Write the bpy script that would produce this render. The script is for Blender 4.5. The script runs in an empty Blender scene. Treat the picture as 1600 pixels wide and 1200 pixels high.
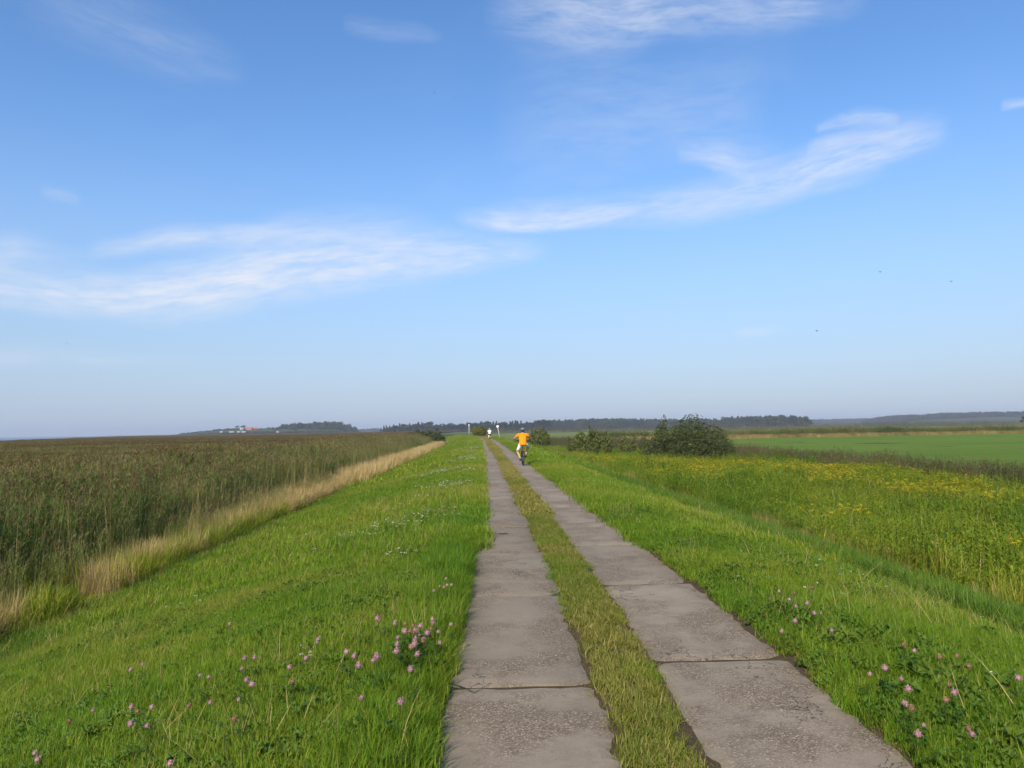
import bpy, bmesh, math, random
import numpy as np
from mathutils import Vector, Matrix, Euler

R = math.radians
random.seed(7)
rng = np.random.default_rng(7)
S = bpy.context.scene
C = S.collection

# ------------------------------------------------------------------ camera
CAM_H, F_PX, PITCH, ROLL = 1.70, 1200.0, R(3.33), R(0.945)
cam_d = bpy.data.cameras.new('camera')
cam_d.sensor_width = 36.0
cam_d.lens = 36.0 * F_PX / 1600.0
cam_d.clip_start, cam_d.clip_end = 0.05, 30000.0
cam = bpy.data.objects.new('camera', cam_d)
C.objects.link(cam)
CAM_M = Matrix.Translation((0, 0, CAM_H)) @ Matrix.Rotation(R(90) + PITCH, 4, 'X') @ Matrix.Rotation(-ROLL, 4, 'Z')
cam.matrix_world = CAM_M
S.camera = cam
CAM_R = CAM_M.to_3x3()


def ray(px, py):
    """direction through a pixel of the 1600x1200 photograph"""
    return (CAM_R @ Vector(((px - 800) / F_PX, (600 - py) / F_PX, -1.0))).normalized()


def at_z(px, py, z):
    d = ray(px, py)
    return Vector((0, 0, CAM_H)) + d * ((z - CAM_H) / d.z)


def at_y(px, py, Y):
    d = ray(px, py)
    return Vector((0, 0, CAM_H)) + d * (Y / d.y)


# ------------------------------------------------------------------ sun and exposure
SUN_FROM = Vector((-0.33, -0.944, 0.0)).normalized()
SUN_EL = R(36)
sun_dir = Vector((SUN_FROM.x * math.cos(SUN_EL), SUN_FROM.y * math.cos(SUN_EL), math.sin(SUN_EL)))
sd = bpy.data.lights.new('sun', 'SUN')
sd.energy = 4.7
sd.angle = R(0.55)
sd.color = (1.0, 0.88, 0.70)
so = bpy.data.objects.new('sun', sd)
so.rotation_euler = (-sun_dir).to_track_quat('-Z', 'Y').to_euler()
so.location = (-40, -20, 60)
C.objects.link(so)
S.view_settings.view_transform = 'Standard'
S.view_settings.look = 'None'
S.view_settings.exposure = 0.42
S.view_settings.gamma = 1.0
S.view_settings.use_curve_mapping = False
S.render.engine = 'CYCLES'
S.cycles.use_denoising = True
S.cycles.adaptive_threshold = 0.02
S.cycles.max_bounces = 6
S.cycles.diffuse_bounces = 3
S.cycles.transparent_max_bounces = 6
S.cycles.transmission_bounces = 4
S.cycles.volume_bounces = 0
S.cycles.caustics_reflective = False
S.cycles.caustics_refractive = False


# ------------------------------------------------------------------ node helper
class V:
    def __init__(s, nt, sock): s.nt, s.k = nt, sock
    def _m(s, op, o=None, rev=False):
        n = s.nt.nodes.new('ShaderNodeMath'); n.operation = op
        a, b = (o, s) if rev else (s, o)
        for i, v in enumerate((a, b)):
            if v is None: continue
            if isinstance(v, V): s.nt.links.new(v.k, n.inputs[i])
            else: n.inputs[i].default_value = v
        return V(s.nt, n.outputs[0])
    def __add__(s, o): return s._m('ADD', o)
    __radd__ = __add__
    def __sub__(s, o): return s._m('SUBTRACT', o)
    def __rsub__(s, o): return s._m('SUBTRACT', o, True)
    def __mul__(s, o): return s._m('MULTIPLY', o)
    __rmul__ = __mul__
    def __truediv__(s, o): return s._m('DIVIDE', o)
    def __pow__(s, o): return s._m('POWER', o)
    def f(s, op, o=None): return s._m(op, o)
    def clamp(s):
        n = s.nt.nodes.new('ShaderNodeClamp'); s.nt.links.new(s.k, n.inputs[0]); return V(s.nt, n.outputs[0])
    def smooth(s, a, b, lo=0.0, hi=1.0):
        n = s.nt.nodes.new('ShaderNodeMapRange'); n.interpolation_type = 'SMOOTHSTEP'
        s.nt.links.new(s.k, n.inputs[0])
        n.inputs[1].default_value, n.inputs[2].default_value, n.inputs[3].default_value, n.inputs[4].default_value = a, b, lo, hi
        return V(s.nt, n.outputs[0])


class NT:
    def __init__(s, nt): s.nt = nt
    def new(s, t, **kw):
        n = s.nt.nodes.new(t)
        for k, v in kw.items(): setattr(n, k, v)
        return n
    def put(s, sock, v):
        if isinstance(v, V): s.nt.links.new(v.k, sock)
        elif isinstance(v, (tuple, list)) and len(v) == 3 and sock.type == 'RGBA': sock.default_value = (*v, 1)
        else: sock.default_value = v
    def noise(s, vec, scale, detail=4, rough=0.55, dist=0.0, out=0):
        n = s.new('ShaderNodeTexNoise')
        if vec is not None: s.put(n.inputs['Vector'], vec)
        n.inputs['Scale'].default_value = scale; n.inputs['Detail'].default_value = detail
        n.inputs['Roughness'].default_value = rough; n.inputs['Distortion'].default_value = dist
        return V(s.nt, n.outputs[out])
    def vor(s, vec, scale, feature='F1', out='Distance', rnd=1.0):
        n = s.new('ShaderNodeTexVoronoi', feature=feature)
        s.put(n.inputs['Vector'], vec); n.inputs['Scale'].default_value = scale
        n.inputs['Randomness'].default_value = rnd
        return V(s.nt, n.outputs[out])
    def mix(s, f, a, b, blend='MIX'):
        n = s.new('ShaderNodeMix', data_type='RGBA', blend_type=blend)
        s.put(n.inputs[0], f); s.put(n.inputs[6], a); s.put(n.inputs[7], b)
        return V(s.nt, n.outputs[2])
    def comb(s, x, y, z):
        n = s.new('ShaderNodeCombineXYZ')
        for i, v in enumerate((x, y, z)): s.put(n.inputs[i], v)
        return V(s.nt, n.outputs[0])
    def sep(s, v):
        n = s.new('ShaderNodeSeparateXYZ'); s.put(n.inputs[0], v)
        return [V(s.nt, o) for o in n.outputs]
    def mapv(s, v, scale=(1, 1, 1), rot=(0, 0, 0), loc=(0, 0, 0)):
        n = s.new('ShaderNodeMapping'); s.put(n.inputs[0], v)
        n.inputs['Scale'].default_value = scale; n.inputs['Rotation'].default_value = rot; n.inputs['Location'].default_value = loc
        return V(s.nt, n.outputs[0])
    def attr(s, name, typ='GEOMETRY', out='Fac'):
        n = s.new('ShaderNodeAttribute', attribute_name=name, attribute_type=typ)
        return V(s.nt, n.outputs[out])
    def pos(s): return V(s.nt, s.new('ShaderNodeNewGeometry').outputs['Position'])
    def obj(s): return V(s.nt, s.new('ShaderNodeTexCoord').outputs['Object'])
    def rnd(s): return V(s.nt, s.new('ShaderNodeObjectInfo').outputs['Random'])
    def ramp(s, f, stops):
        n = s.new('ShaderNodeValToRGB'); s.put(n.inputs[0], f)
        el = n.color_ramp.elements
        while len(el) < len(stops): el.new(0.5)
        for e, (p, c) in zip(el, stops): e.position = p; e.color = (*c, 1)
        return V(s.nt, n.outputs[0])
    def bump(s, h, strength=0.5, dist=0.02):
        n = s.new('ShaderNodeBump'); s.put(n.inputs['Height'], h)
        n.inputs['Strength'].default_value = strength; n.inputs['Distance'].default_value = dist
        return V(s.nt, n.outputs[0])


def material(name):
    m = bpy.data.materials.new(name); m.use_nodes = True
    nt = m.node_tree
    b = nt.nodes['Principled BSDF']
    return m, NT(nt), b


def plain(name, col, rough=0.6, var=0.12, scale=40.0, metal=0.0, spec=0.4):
    m, n, b = material(name)
    f = n.noise(n.obj(), scale, 3)
    c = n.mix(f, tuple(x * (1 - var) for x in col), tuple(min(1, x * (1 + var)) for x in col))
    n.put(b.inputs['Base Color'], c)
    b.inputs['Roughness'].default_value = rough; b.inputs['Metallic'].default_value = metal
    b.inputs['Specular IOR Level'].default_value = spec
    return m


def leaf_mat(name, stops, transl=0.35, rough=0.55, spec=0.25, posvar=None):
    """foliage: colour from a per-leaf attribute, a per-plant tint and a slow drift over the ground"""
    m, n, b = material(name)
    bc = n.attr('bc'); ti = n.attr('tint', 'INSTANCER')
    f = (bc * 0.45 + ti * 0.75 - 0.1)
    col = n.ramp(f.clamp(), stops)
    rn = n.rnd()
    hv = n.new('ShaderNodeHueSaturation'); n.put(hv.inputs['Color'], col)
    n.put(hv.inputs['Value'], rn * 0.3 + 0.85)
    col = V(n.nt, hv.outputs[0])
    n.put(b.inputs['Base Color'], col)
    b.inputs['Roughness'].default_value = rough
    b.inputs['Specular IOR Level'].default_value = spec
    tr = n.new('ShaderNodeBsdfTranslucent')
    n.put(tr.inputs['Color'], n.mix(1.0, col, (1.15, 1.12, 0.62), 'MULTIPLY'))
    mx = n.new('ShaderNodeMixShader'); mx.inputs[0].default_value = transl
    out = n.nt.nodes['Material Output']
    n.nt.links.new(b.outputs[0], mx.inputs[1]); n.nt.links.new(tr.outputs[0], mx.inputs[2])
    n.nt.links.new(mx.outputs[0], out.inputs['Surface'])
    return m


# ------------------------------------------------------------------ sky
W = bpy.data.worlds.new('World'); S.world = W; W.use_nodes = True
W.cycles.sampling_method = 'MANUAL'; W.cycles.sample_map_resolution = 256
wn = NT(W.node_tree)
bg = W.node_tree.nodes['Background']
sky = wn.new('ShaderNodeTexSky', sky_type='NISHITA')
sky.sun_disc = False
sky.sun_elevation = SUN_EL
sky.sun_rotation = math.atan2(SUN_FROM.x, SUN_FROM.y) % (2 * math.pi)
sky.altitude = 0; sky.air_density = 1.0; sky.dust_density = 0.6; sky.ozone_density = 2.2
gen = V(wn.nt, wn.new('ShaderNodeTexCoord').outputs['Generated'])
dx, dy, dz = wn.sep(gen)
az = dx.f('ARCTAN2', dy)                   # radians, 0 = straight up the track
el = dz.f('ARCSINE')


def to_azel(px, py):
    d = ray(px, py)
    return math.atan2(d.x, d.y), math.asin(d.z)


AZ0, AZW, ELW = -0.9, 1.8, 0.7


def curve(x, pts):
    n = wn.new('ShaderNodeFloatCurve')
    wn.put(n.inputs['Value'], x); n.inputs['Factor'].default_value = 1.0
    c = n.mapping.curves[0]
    while len(c.points) < len(pts): c.points.new(0.5, 0.5)
    for p, (a, b) in zip(c.points, sorted(pts)): p.location = (a, b); p.handle_type = 'AUTO_CLAMPED'
    n.mapping.extend = 'HORIZONTAL'
    n.mapping.update()
    return V(wn.nt, n.outputs[0])


azn = ((az - AZ0) / AZW).clamp()
warp = wn.noise(wn.comb(az * 6.0, el * 14.0, 0.3), 1.0, 4, 0.6) - 0.5
warp2 = wn.noise(wn.comb(az * 22.0, el * 50.0, 4.3), 1.0, 3, 0.6) - 0.5
cloud = None
# cirrus bands: (x, y, half width above, half width below in px, opacity), with the grain of the ice streaks
STREAKS = [
    ([(-420, 440, 22, 14, .6), (-120, 440, 22, 14, .6), (0, 452, 28, 20, .70), (150, 464, 28, 24, .85), (260, 460, 36, 32, .95), (360, 444, 48, 36, .95), (470, 426, 64, 34, .85),
      (600, 410, 58, 32, .75), (720, 402, 32, 24, .62), (800, 398, 22, 14, .45), (880, 388, 8, 8, .0)], 1.0),
    ([(120, 396, 12, 10, .0), (200, 386, 14, 10, .42), (300, 375, 18, 11, .55), (400, 368, 16, 10, .5), (470, 362, 22, 12, .34), (560, 372, 14, 10, .28), (660, 380, 8, 8, .0)], 1.5),
    ([(690, 336, 8, 6, .0), (760, 352, 22, 7, .45), (830, 356, 30, 7, .75), (920, 344, 28, 9, .66), (1020, 326, 24, 22, .52), (1130, 305, 24, 28, .48), (1230, 282, 28, 22, .60),
      (1310, 258, 34, 16, .70), (1380, 238, 34, 16, .62), (1440, 220, 28, 16, .42), (1510, 196, 14, 12, .0)], 0.8),
    ([(1000, 345, 6, 6, .0), (1080, 330, 16, 16, .22), (1200, 312, 14, 12, .30), (1300, 290, 12, 9, .28), (1400, 262, 8, 8, .0)], 1.0),
    ([(1050, 240, 8, 8, .0), (1095, 243, 14, 12, .45), (1135, 246, 20, 22, .52), (1175, 256, 22, 24, .36), (1230, 240, 10, 10, .1), (1290, 225, 6, 6, .0)], 2.2),
    ([(1270, 202, 4, 4, .0), (1315, 190, 8, 6, .5), (1370, 184, 10, 7, .5), (1410, 186, 5, 5, .0)], 2.2),
    ([(1255, 235, 4, 4, .0), (1300, 224, 12, 9, .4), (1350, 214, 9, 8, .4), (1410, 204, 4, 4, .0)], 2.0),
    ([(740, 20, 20, 20, .0), (850, 20, 50, 44, .34), (970, 26, 44, 38, .55), (1080, 14, 36, 30, .42), (1200, 8, 36, 28, .44), (1290, 6, 24, 20, .22), (1380, -6, 10, 10, .0)], 2.2),
    ([(20, -20, 40, 30, .0), (120, 20, 46, 36, .12), (220, 58, 42, 34, .16), (310, 95, 36, 26, .13), (400, 118, 14, 12, .0)], 1.6),
    ([(-260, 396, 20, 20, .4), (-60, 396, 20, 20, .4), (0, 396, 24, 22, .42), (40, 392, 22, 20, .3), (110, 400, 12, 12, .12), (180, 405, 6, 6, .0)], 1.6),
    ([(530, 36, 8, 8, .0), (580, 44, 14, 11, .15), (640, 47, 12, 10, .13), (700, 54, 5, 5, .0)], 2.0),
    ([(1145, 520, 3, 3, .0), (1180, 518, 6, 5, .3), (1235, 514, 3, 3, .0)], 1.5),
    ([(1560, 166, 4, 4, .0), (1585, 161, 6, 5, .45), (1640, 156, 6, 5, .3), (1700, 150, 4, 4, .0)], 1.8),
    ([(760, 230, 80, 70, .0), (900, 190, 110, 100, .16), (1050, 180, 110, 100, .20), (1220, 150, 80, 70, .0)], 1.2),
    ([(-400, 565, 14, 10, .25), (-150, 565, 14, 10, .25), (60, 560, 14, 10, .2), (200, 566, 10, 8, .16), (330, 566, 6, 6, .0)], 0.8),
    ([(60, 300, 6, 6, .0), (100, 308, 10, 7, .2), (130, 315, 6, 5, .0)], 1.5),
]
for pts, wisp in STREAKS:
    rows = []
    for (x, y, up, dn, op) in pts:
        a, e = to_azel(x, y)
        rows.append(((a - AZ0) / AZW, e / ELW, up / F_PX * 20, dn / F_PX * 20, op))
    cen = curve(azn, [(r[0], r[1]) for r in rows]) * ELW
    up = curve(azn, [(r[0], r[2]) for r in rows]) * 0.05
    dn = curve(azn, [(r[0], r[3]) for r in rows]) * 0.05
    op = curve(azn, [(r[0], r[4]) for r in rows])
    a0, a1 = rows[0][0], rows[-1][0]
    op = (op * azn.smooth(a0, a0 + .06 * (a1 - a0)) * azn.smooth(a1 - .06 * (a1 - a0), a1, 1.0, 0.0)).f('MAXIMUM', 0.0)
    d = el - cen + warp * (0.010 * wisp) + warp2 * (0.006 * wisp)
    side = d.smooth(-0.0006, 0.0006)
    wid = up * side + dn * (1.0 - side) + 0.0008
    q = (d / wid).f('ABSOLUTE')
    body = q.smooth(0.0, 1.65, 1.0, 0.0)
    grain = wn.noise(wn.comb(az * 16.0 + el * 9.0, d * 70.0, wisp * 3.1), 1.0, 5, 0.6).smooth(0.25, 0.72)
    fib = wn.noise(wn.comb(az * 30.0 + el * 14.0, d * 230.0, wisp * 1.7), 1.0, 4, 0.6).smooth(0.30, 0.70)
    m = body * op * (grain * 0.66 + 0.20 + fib * 0.26)
    cloud = m if cloud is None else (1.0 - (1.0 - cloud) * (1.0 - m))
# thin cirrus veil over the whole vault
pl = wn.comb(dx / (dz + 0.12), dy / (dz + 0.12), 0.0)
veil = wn.noise(wn.mapv(pl, (0.9, 1.5, 1), (0, 0, R(24))), 1.3, 6, 0.6, 1.2).smooth(0.48, 0.95, 0.0, 0.06)
cloud = (1.0 - (1.0 - cloud.clamp()) * (1.0 - veil))
skc = V(wn.nt, sky.outputs[0])
# moist grey-violet air low over the lagoon, the same all round
hz = el.smooth(-0.02, 0.40, 1.0, 0.0)
hsv = wn.new('ShaderNodeHueSaturation'); wn.put(hsv.inputs['Color'], skc)
hsv.inputs['Saturation'].default_value = 1.23; hsv.inputs['Value'].default_value = 1.0
skc = wn.mix(1.0, V(wn.nt, hsv.outputs[0]), (1.03, .955, 1.0), 'MULTIPLY')
skc = wn.mix(hz * 0.85, skc, (1.70, 2.38, 3.45))
skc = wn.mix(cloud, skc, (4.0, 4.25, 4.8))
wn.put(bg.inputs['Color'], skc)
bg.inputs['Strength'].default_value = 0.15


# ------------------------------------------------------------------ numeric helpers
def _h(ix, iy, seed):
    n = (ix.astype(np.int64) * 374761393 + iy.astype(np.int64) * 668265263 + seed * 1442695041) & 0xFFFFFFFF
    n = ((n ^ (n >> 13)) * 1274126177) & 0xFFFFFFFF
    return ((n ^ (n >> 16)) & 0xFFFF) / 65535.0


def vn(x, y, scale=1.0, seed=0, octs=3):
    x = np.asarray(x, float) / scale; y = np.asarray(y, float) / scale
    tot = np.zeros(np.broadcast(x, y).shape); amp, s = 1.0, 0.0
    for o in range(octs):
        ix, iy = np.floor(x), np.floor(y); fx, fy = x - ix, y - iy
        fx, fy = fx * fx * (3 - 2 * fx), fy * fy * (3 - 2 * fy)
        a, b = _h(ix, iy, seed + o), _h(ix + 1, iy, seed + o)
        c, d = _h(ix, iy + 1, seed + o), _h(ix + 1, iy + 1, seed + o)
        tot = tot + amp * ((a * (1 - fx) + b * fx) * (1 - fy) + (c * (1 - fx) + d * fx) * fy)
        s += amp; amp *= 0.5; x, y = x * 2.03 + 17.1, y * 2.03 + 5.3
    return tot / s


PY = [-30, 0, 4, 8.5, 11, 15, 19.4, 35, 69, 125, 165, 220, 300, 420, 9000]
PX = [0.82, .79, .75, .69, .61, .47, .30, -.30, -1.72, -4.2, -6.6, -12.5, -26, -40, -40]


def _catmull(y):
    y = np.asarray(y, float)
    p, v = np.array(PY, float), np.array(PX, float)
    t = np.gradient(v, p); t[-2:] = 0
    i = np.clip(np.searchsorted(p, y) - 1, 0, len(p) - 2)
    h = p[i + 1] - p[i]; s = np.clip((y - p[i]) / h, 0, 1)
    return ((2 * s**3 - 3 * s**2 + 1) * v[i] + (s**3 - 2 * s**2 + s) * h * t[i] + (-2 * s**3 + 3 * s**2) * v[i + 1] + (s**3 - s**2) * h * t[i + 1])


_ty = np.concatenate([np.arange(-30, 420, 0.5), [9000.0]])
_tx = _catmull(_ty)
def xc(y): return np.interp(y, _ty, _tx)


_U = [-9000, -400, -60, -12, -8.4, -7.2, -2.9, -2.1, -1.6, -1.30, -1.20, -1.05, -.38, -.23, -.15, .15, .23, .38, 1.05, 1.20, 1.30, 1.7, 2.3, 3.2, 6.2, 7.6, 12, 30, 60, 9000]
_Z = [-1.9, -1.85, -1.6, -1.5, -1.40, -1.22, -.17, -.02, .02, .012, -.024, -.030, -.030, -.024, -.012, -.012, -.024, -.030, -.030, -.024, .012, .02, -.02, -.18, -1.10, -1.40, -1.62, -1.68, -1.70, -1.70]


def gz(x, y, noise=True):
    x = np.asarray(x, float); y = np.asarray(y, float)
    u = x - xc(y)
    z = np.interp(u, _U, _Z)
    far = np.clip((y - 300) / 150, 0, 1)
    z = z * (1 - far) + np.minimum(z, -1.6) * far
    if noise:
        k = np.clip((np.abs(u) - 1.3) / 1.0, 0, 1)
        z = z + k * ((vn(x, y, 1.7, 3) - .5) * 0.10 + (vn(x, y, 6.0, 9) - .5) * 0.14)
    return z


def gz1(x, y): return float(gz(np.array([x]), np.array([y]))[0])


# ------------------------------------------------------------------ object helpers
def link(o, parent=None):
    C.objects.link(o)
    if parent is not None: o.parent = parent
    return o


def tag(o, label=None, cat=None, group=None, kind=None):
    if label: o['label'] = label
    if cat: o['category'] = cat
    if group: o['group'] = group
    if kind: o['kind'] = kind
    return o


def empty(name, loc=(0, 0, 0), rz=0.0):
    o = bpy.data.objects.new(name, None); o.location = loc; o.rotation_euler = (0, 0, rz)
    o.empty_display_size = 0.2
    return link(o)


def copy_tree(o, parent=None):
    c = o.copy(); C.objects.link(c); c.parent = parent
    for ch in o.children: copy_tree(ch, c)
    return c


class MB:
    """collects shapes for one mesh"""
    def __init__(s): s.v, s.f, s.bc = [], [], []
    def add(s, vs, fs, bc=0.5):
        o = len(s.v); s.v += [tuple(p) for p in vs]; s.f += [tuple(i + o for i in f) for f in fs]; s.bc += [bc] * len(vs)
    def box(s, c, d, rot=None, bev=0.0):
        x, y, z = d[0] / 2, d[1] / 2, d[2] / 2
        vs = [Vector((a * x, b * y, e * z)) for e in (-1, 1) for a, b in ((-1, -1), (1, -1), (1, 1), (-1, 1))]
        if rot is not None: vs = [rot @ p for p in vs]
        s.add([p + Vector(c) for p in vs], [(3, 2, 1, 0), (4, 5, 6, 7), (0, 1, 5, 4), (1, 2, 6, 5), (2, 3, 7, 6), (3, 0, 4, 7)])
    def tube(s, pts, rad, n=8, cap=True, bc=0.5, flat=1.0, side=None):
        pts = [Vector(p) for p in pts]
        if not isinstance(rad, (list, tuple)): rad = [rad] * len(pts)
        vs, fs = [], []
        up = Vector((0, 0, 1)) if side is None else Vector(side)
        for i, p in enumerate(pts):
            t = (pts[min(i + 1, len(pts) - 1)] - pts[max(i - 1, 0)]).normalized()
            a = t.cross(up)
            if a.length < 1e-3: a = t.cross(Vector((0, 1, 0)))
            a.normalize(); b = t.cross(a).normalized()
            for k in range(n):
                th = 2 * math.pi * k / n
                vs.append(p + a * (math.cos(th) * rad[i]) + b * (math.sin(th) * rad[i] * flat))
        for i in range(len(pts) - 1):
            for k in range(n):
                fs.append((i * n + k, i * n + (k + 1) % n, (i + 1) * n + (k + 1) % n, (i + 1) * n + k))
        if cap:
            fs.append(tuple(range(n))[::-1]); fs.append(tuple(range((len(pts) - 1) * n, len(pts) * n)))
        s.add(vs, fs, bc)
    def loft(s, rings, n=14, bc=0.5):
        """rings: (centre, rx, ry) in horizontal planes"""
        vs, fs = [], []
        for c, rx, ry in rings:
            for k in range(n):
                th = 2 * math.pi * k / n
                vs.append((c[0] + math.cos(th) * rx, c[1] + math.sin(th) * ry, c[2]))
        for i in range(len(rings) - 1):
            for k in range(n): fs.append((i * n + k, i * n + (k + 1) % n, (i + 1) * n + (k + 1) % n, (i + 1) * n + k))
        fs.append(tuple(range(n))[::-1]); fs.append(tuple(range((len(rings) - 1) * n, len(rings) * n)))
        s.add(vs, fs, bc)
    def ball(s, c, r, nu=10, nv=7, zmin=-1.0, bc=0.5):
        c = Vector(c); r = r if isinstance(r, (tuple, list)) else (r, r, r)
        vs, fs = [], []
        p0 = math.asin(zmin) if zmin > -1 else -math.pi / 2
        for j in range(nv + 1):
            ph = p0 + (math.pi / 2 - p0) * j / nv
            for i in range(nu):
                th = 2 * math.pi * i / nu
                vs.append((c.x + r[0] * math.cos(ph) * math.cos(th), c.y + r[1] * math.cos(ph) * math.sin(th), c.z + r[2] * math.sin(ph)))
        for j in range(nv):
            for i in range(nu): fs.append((j * nu + i, j * nu + (i + 1) % nu, (j + 1) * nu + (i + 1) % nu, (j + 1) * nu + i))
        s.add(vs, fs, bc)
    def torus(s, c, Rr, r, axis='X', nu=28, nv=8, bc=0.5):
        vs, fs = [], []
        for i in range(nu):
            a = 2 * math.pi * i / nu
            for j in range(nv):
                b = 2 * math.pi * j / nv
                rr = Rr + r * math.cos(b); h = r * math.sin(b)
                p = (h, rr * math.cos(a), rr * math.sin(a)) if axis == 'X' else (rr * math.cos(a), rr * math.sin(a), h)
                vs.append(Vector(c) + Vector(p))
        for i in range(nu):
            for j in range(nv): fs.append((i * nv + j, ((i + 1) % nu) * nv + j, ((i + 1) % nu) * nv + (j + 1) % nv, i * nv + (j + 1) % nv))
        s.add(vs, fs, bc)
    def mesh(s, name, mat=None, smooth=False):
        me = bpy.data.meshes.new(name); me.from_pydata(s.v, [], s.f)
        a = me.attributes.new('bc', 'FLOAT', 'POINT'); a.data.foreach_set('value', np.array(s.bc, np.float32))
        if mat: me.materials.append(mat)
        if smooth: me.polygons.foreach_set('use_smooth', [True] * len(me.polygons))
        me.update()
        return me
    def build(s, name, mat, parent=None, smooth=False, loc=None):
        o = bpy.data.objects.new(name, s.mesh(name, mat, smooth))
        if loc is not None: o.location = loc
        return link(o, parent)


def np_mesh(name, verts, quads, mat, attrs=None, smooth=True):
    me = bpy.data.meshes.new(name)
    verts = np.asarray(verts, np.float32); quads = np.asarray(quads, np.int32)
    me.vertices.add(len(verts)); me.vertices.foreach_set('co', verts.ravel())
    nq, k = quads.shape
    me.loops.add(nq * k); me.loops.foreach_set('vertex_index', quads.ravel())
    me.polygons.add(nq); me.polygons.foreach_set('loop_start', np.arange(0, nq * k, k, dtype=np.int32))
    try: me.polygons.foreach_set('loop_total', np.full(nq, k, np.int32))
    except Exception: pass
    me.update(calc_edges=True)
    if smooth: me.polygons.foreach_set('use_smooth', np.ones(nq, bool))
    for a, v in (attrs or {}).items():
        at = me.attributes.new(a, 'FLOAT', 'POINT'); at.data.foreach_set('value', np.asarray(v, np.float32))
    if mat: me.materials.append(mat)
    me.validate()
    return me


def grid_mesh(name, Xg, Yg, Zg, mat, attrs=None):
    r, c = Xg.shape
    idx = np.arange(r * c).reshape(r, c)
    q = np.stack([idx[:-1, :-1], idx[:-1, 1:], idx[1:, 1:], idx[1:, :-1]], -1).reshape(-1, 4)
    return np_mesh(name, np.stack([Xg, Yg, Zg], -1).reshape(-1, 3), q, mat, {k: v.ravel() for k, v in (attrs or {}).items()})


def scatter(name, protos, P, rotz, scl, tint, label, cat=None, tilt=0.0, pick=None, zs=None):
    """one mass of plants: prototype meshes instanced on points"""
    n = len(P)
    col = bpy.data.collections.new(name + '_kinds')
    for i, me in enumerate(protos):
        col.objects.link(bpy.data.objects.new('%s_kind_%02d' % (name, i), me))
    me = bpy.data.meshes.new(name)
    me.vertices.add(n); me.vertices.foreach_set('co', np.asarray(P, np.float32).ravel())
    rot = np.stack([rng.normal(0, tilt, n), rng.normal(0, tilt, n), rotz], -1) if tilt else np.stack([np.zeros(n), np.zeros(n), rotz], -1)
    s3 = np.stack([scl, scl, scl if zs is None else zs], -1)
    for an, typ, arr in (('rotv', 'FLOAT_VECTOR', rot), ('scl', 'FLOAT_VECTOR', s3)):
        a = me.attributes.new(an, typ, 'POINT'); a.data.foreach_set('vector', np.asarray(arr, np.float32).ravel())
    a = me.attributes.new('tint', 'FLOAT', 'POINT'); a.data.foreach_set('value', np.asarray(tint, np.float32))
    a = me.attributes.new('pick', 'INT', 'POINT')
    a.data.foreach_set('value', np.asarray(rng.integers(0, len(protos), n) if pick is None else pick, np.int32))
    ob = bpy.data.objects.new(name, me); C.objects.link(ob)
    ng = bpy.data.node_groups.new(name + '_nodes', 'GeometryNodeTree')
    ng.interface.new_socket('Geometry', in_out='INPUT', socket_type='NodeSocketGeometry')
    ng.interface.new_socket('Geometry', in_out='OUTPUT', socket_type='NodeSocketGeometry')
    N, L = ng.nodes, ng.links
    gi, go = N.new('NodeGroupInput'), N.new('NodeGroupOutput')
    ip = N.new('GeometryNodeInstanceOnPoints'); ci = N.new('GeometryNodeCollectionInfo')
    ci.inputs['Collection'].default_value = col
    ci.inputs['Separate Children'].default_value = True; ci.inputs['Reset Children'].default_value = True
    def na(nm, dt):
        x = N.new('GeometryNodeInputNamedAttribute'); x.data_type = dt; x.inputs['Name'].default_value = nm; return x.outputs['Attribute']
    e2r = N.new('FunctionNodeEulerToRotation')
    L.new(na('rotv', 'FLOAT_VECTOR'), e2r.inputs[0]); L.new(e2r.outputs[0], ip.inputs['Rotation'])
    L.new(na('scl', 'FLOAT_VECTOR'), ip.inputs['Scale']); L.new(na('pick', 'INT'), ip.inputs['Instance Index'])
    ip.inputs['Pick Instance'].default_value = True
    L.new(gi.outputs[0], ip.inputs['Points']); L.new(ci.outputs[0], ip.inputs['Instance']); L.new(ip.outputs[0], go.inputs[0])
    mod = ob.modifiers.new('scatter', 'NODES'); mod.node_group = ng
    tag(ob, label, cat, kind='stuff')
    return ob


def rand_pts(n, u0, u1, y0, y1, power=1.0):
    """random places by offset from the track's centre line"""
    y = y0 + (y1 - y0) * rng.random(n) ** power
    u = u0 + (u1 - u0) * rng.random(n)
    return xc(y) + u, y, u


def in_view(x, y, margin=0.10, ymin=1.2):
    return (np.abs(x) < (0.667 + margin) * np.maximum(y, 0) + 1.2) & (y > ymin)


# ------------------------------------------------------------------ materials of the ground
def m_ground():
    m, n, b = material('turf soil')
    p = n.pos(); u = n.attr('u')
    g1 = n.ramp(n.noise(p, 1.3, 5), [(0.3, (.035, .060, .010)), (0.55, (.055, .090, .014)), (0.75, (.090, .095, .025))])
    soil = n.ramp(n.noise(p, 9.0, 5), [(0.3, (.050, .034, .020)), (0.7, (.105, .075, .045))])
    edge = (u.f('ABSOLUTE') + (n.noise(p, 7.0, 3) - 0.5) * 0.25).smooth(1.30, 1.62, 1.0, 0.0)
    c = n.mix(edge, g1, soil)
    marsh = u.smooth(-9.2, -7.6, 1.0, 0.0)
    c = n.mix(marsh, c, n.ramp(n.noise(p, 2.0, 4), [(0.3, (.020, .016, .008)), (0.7, (.055, .044, .020))]))
    n.put(b.inputs['Base Color'], c)
    b.inputs['Roughness'].default_value = 0.95; b.inputs['Specular IOR Level'].default_value = 0.1
    n.put(b.inputs['Normal'], n.bump(n.noise(p, 25.0, 4), 0.8, 0.03))
    return m


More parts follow.
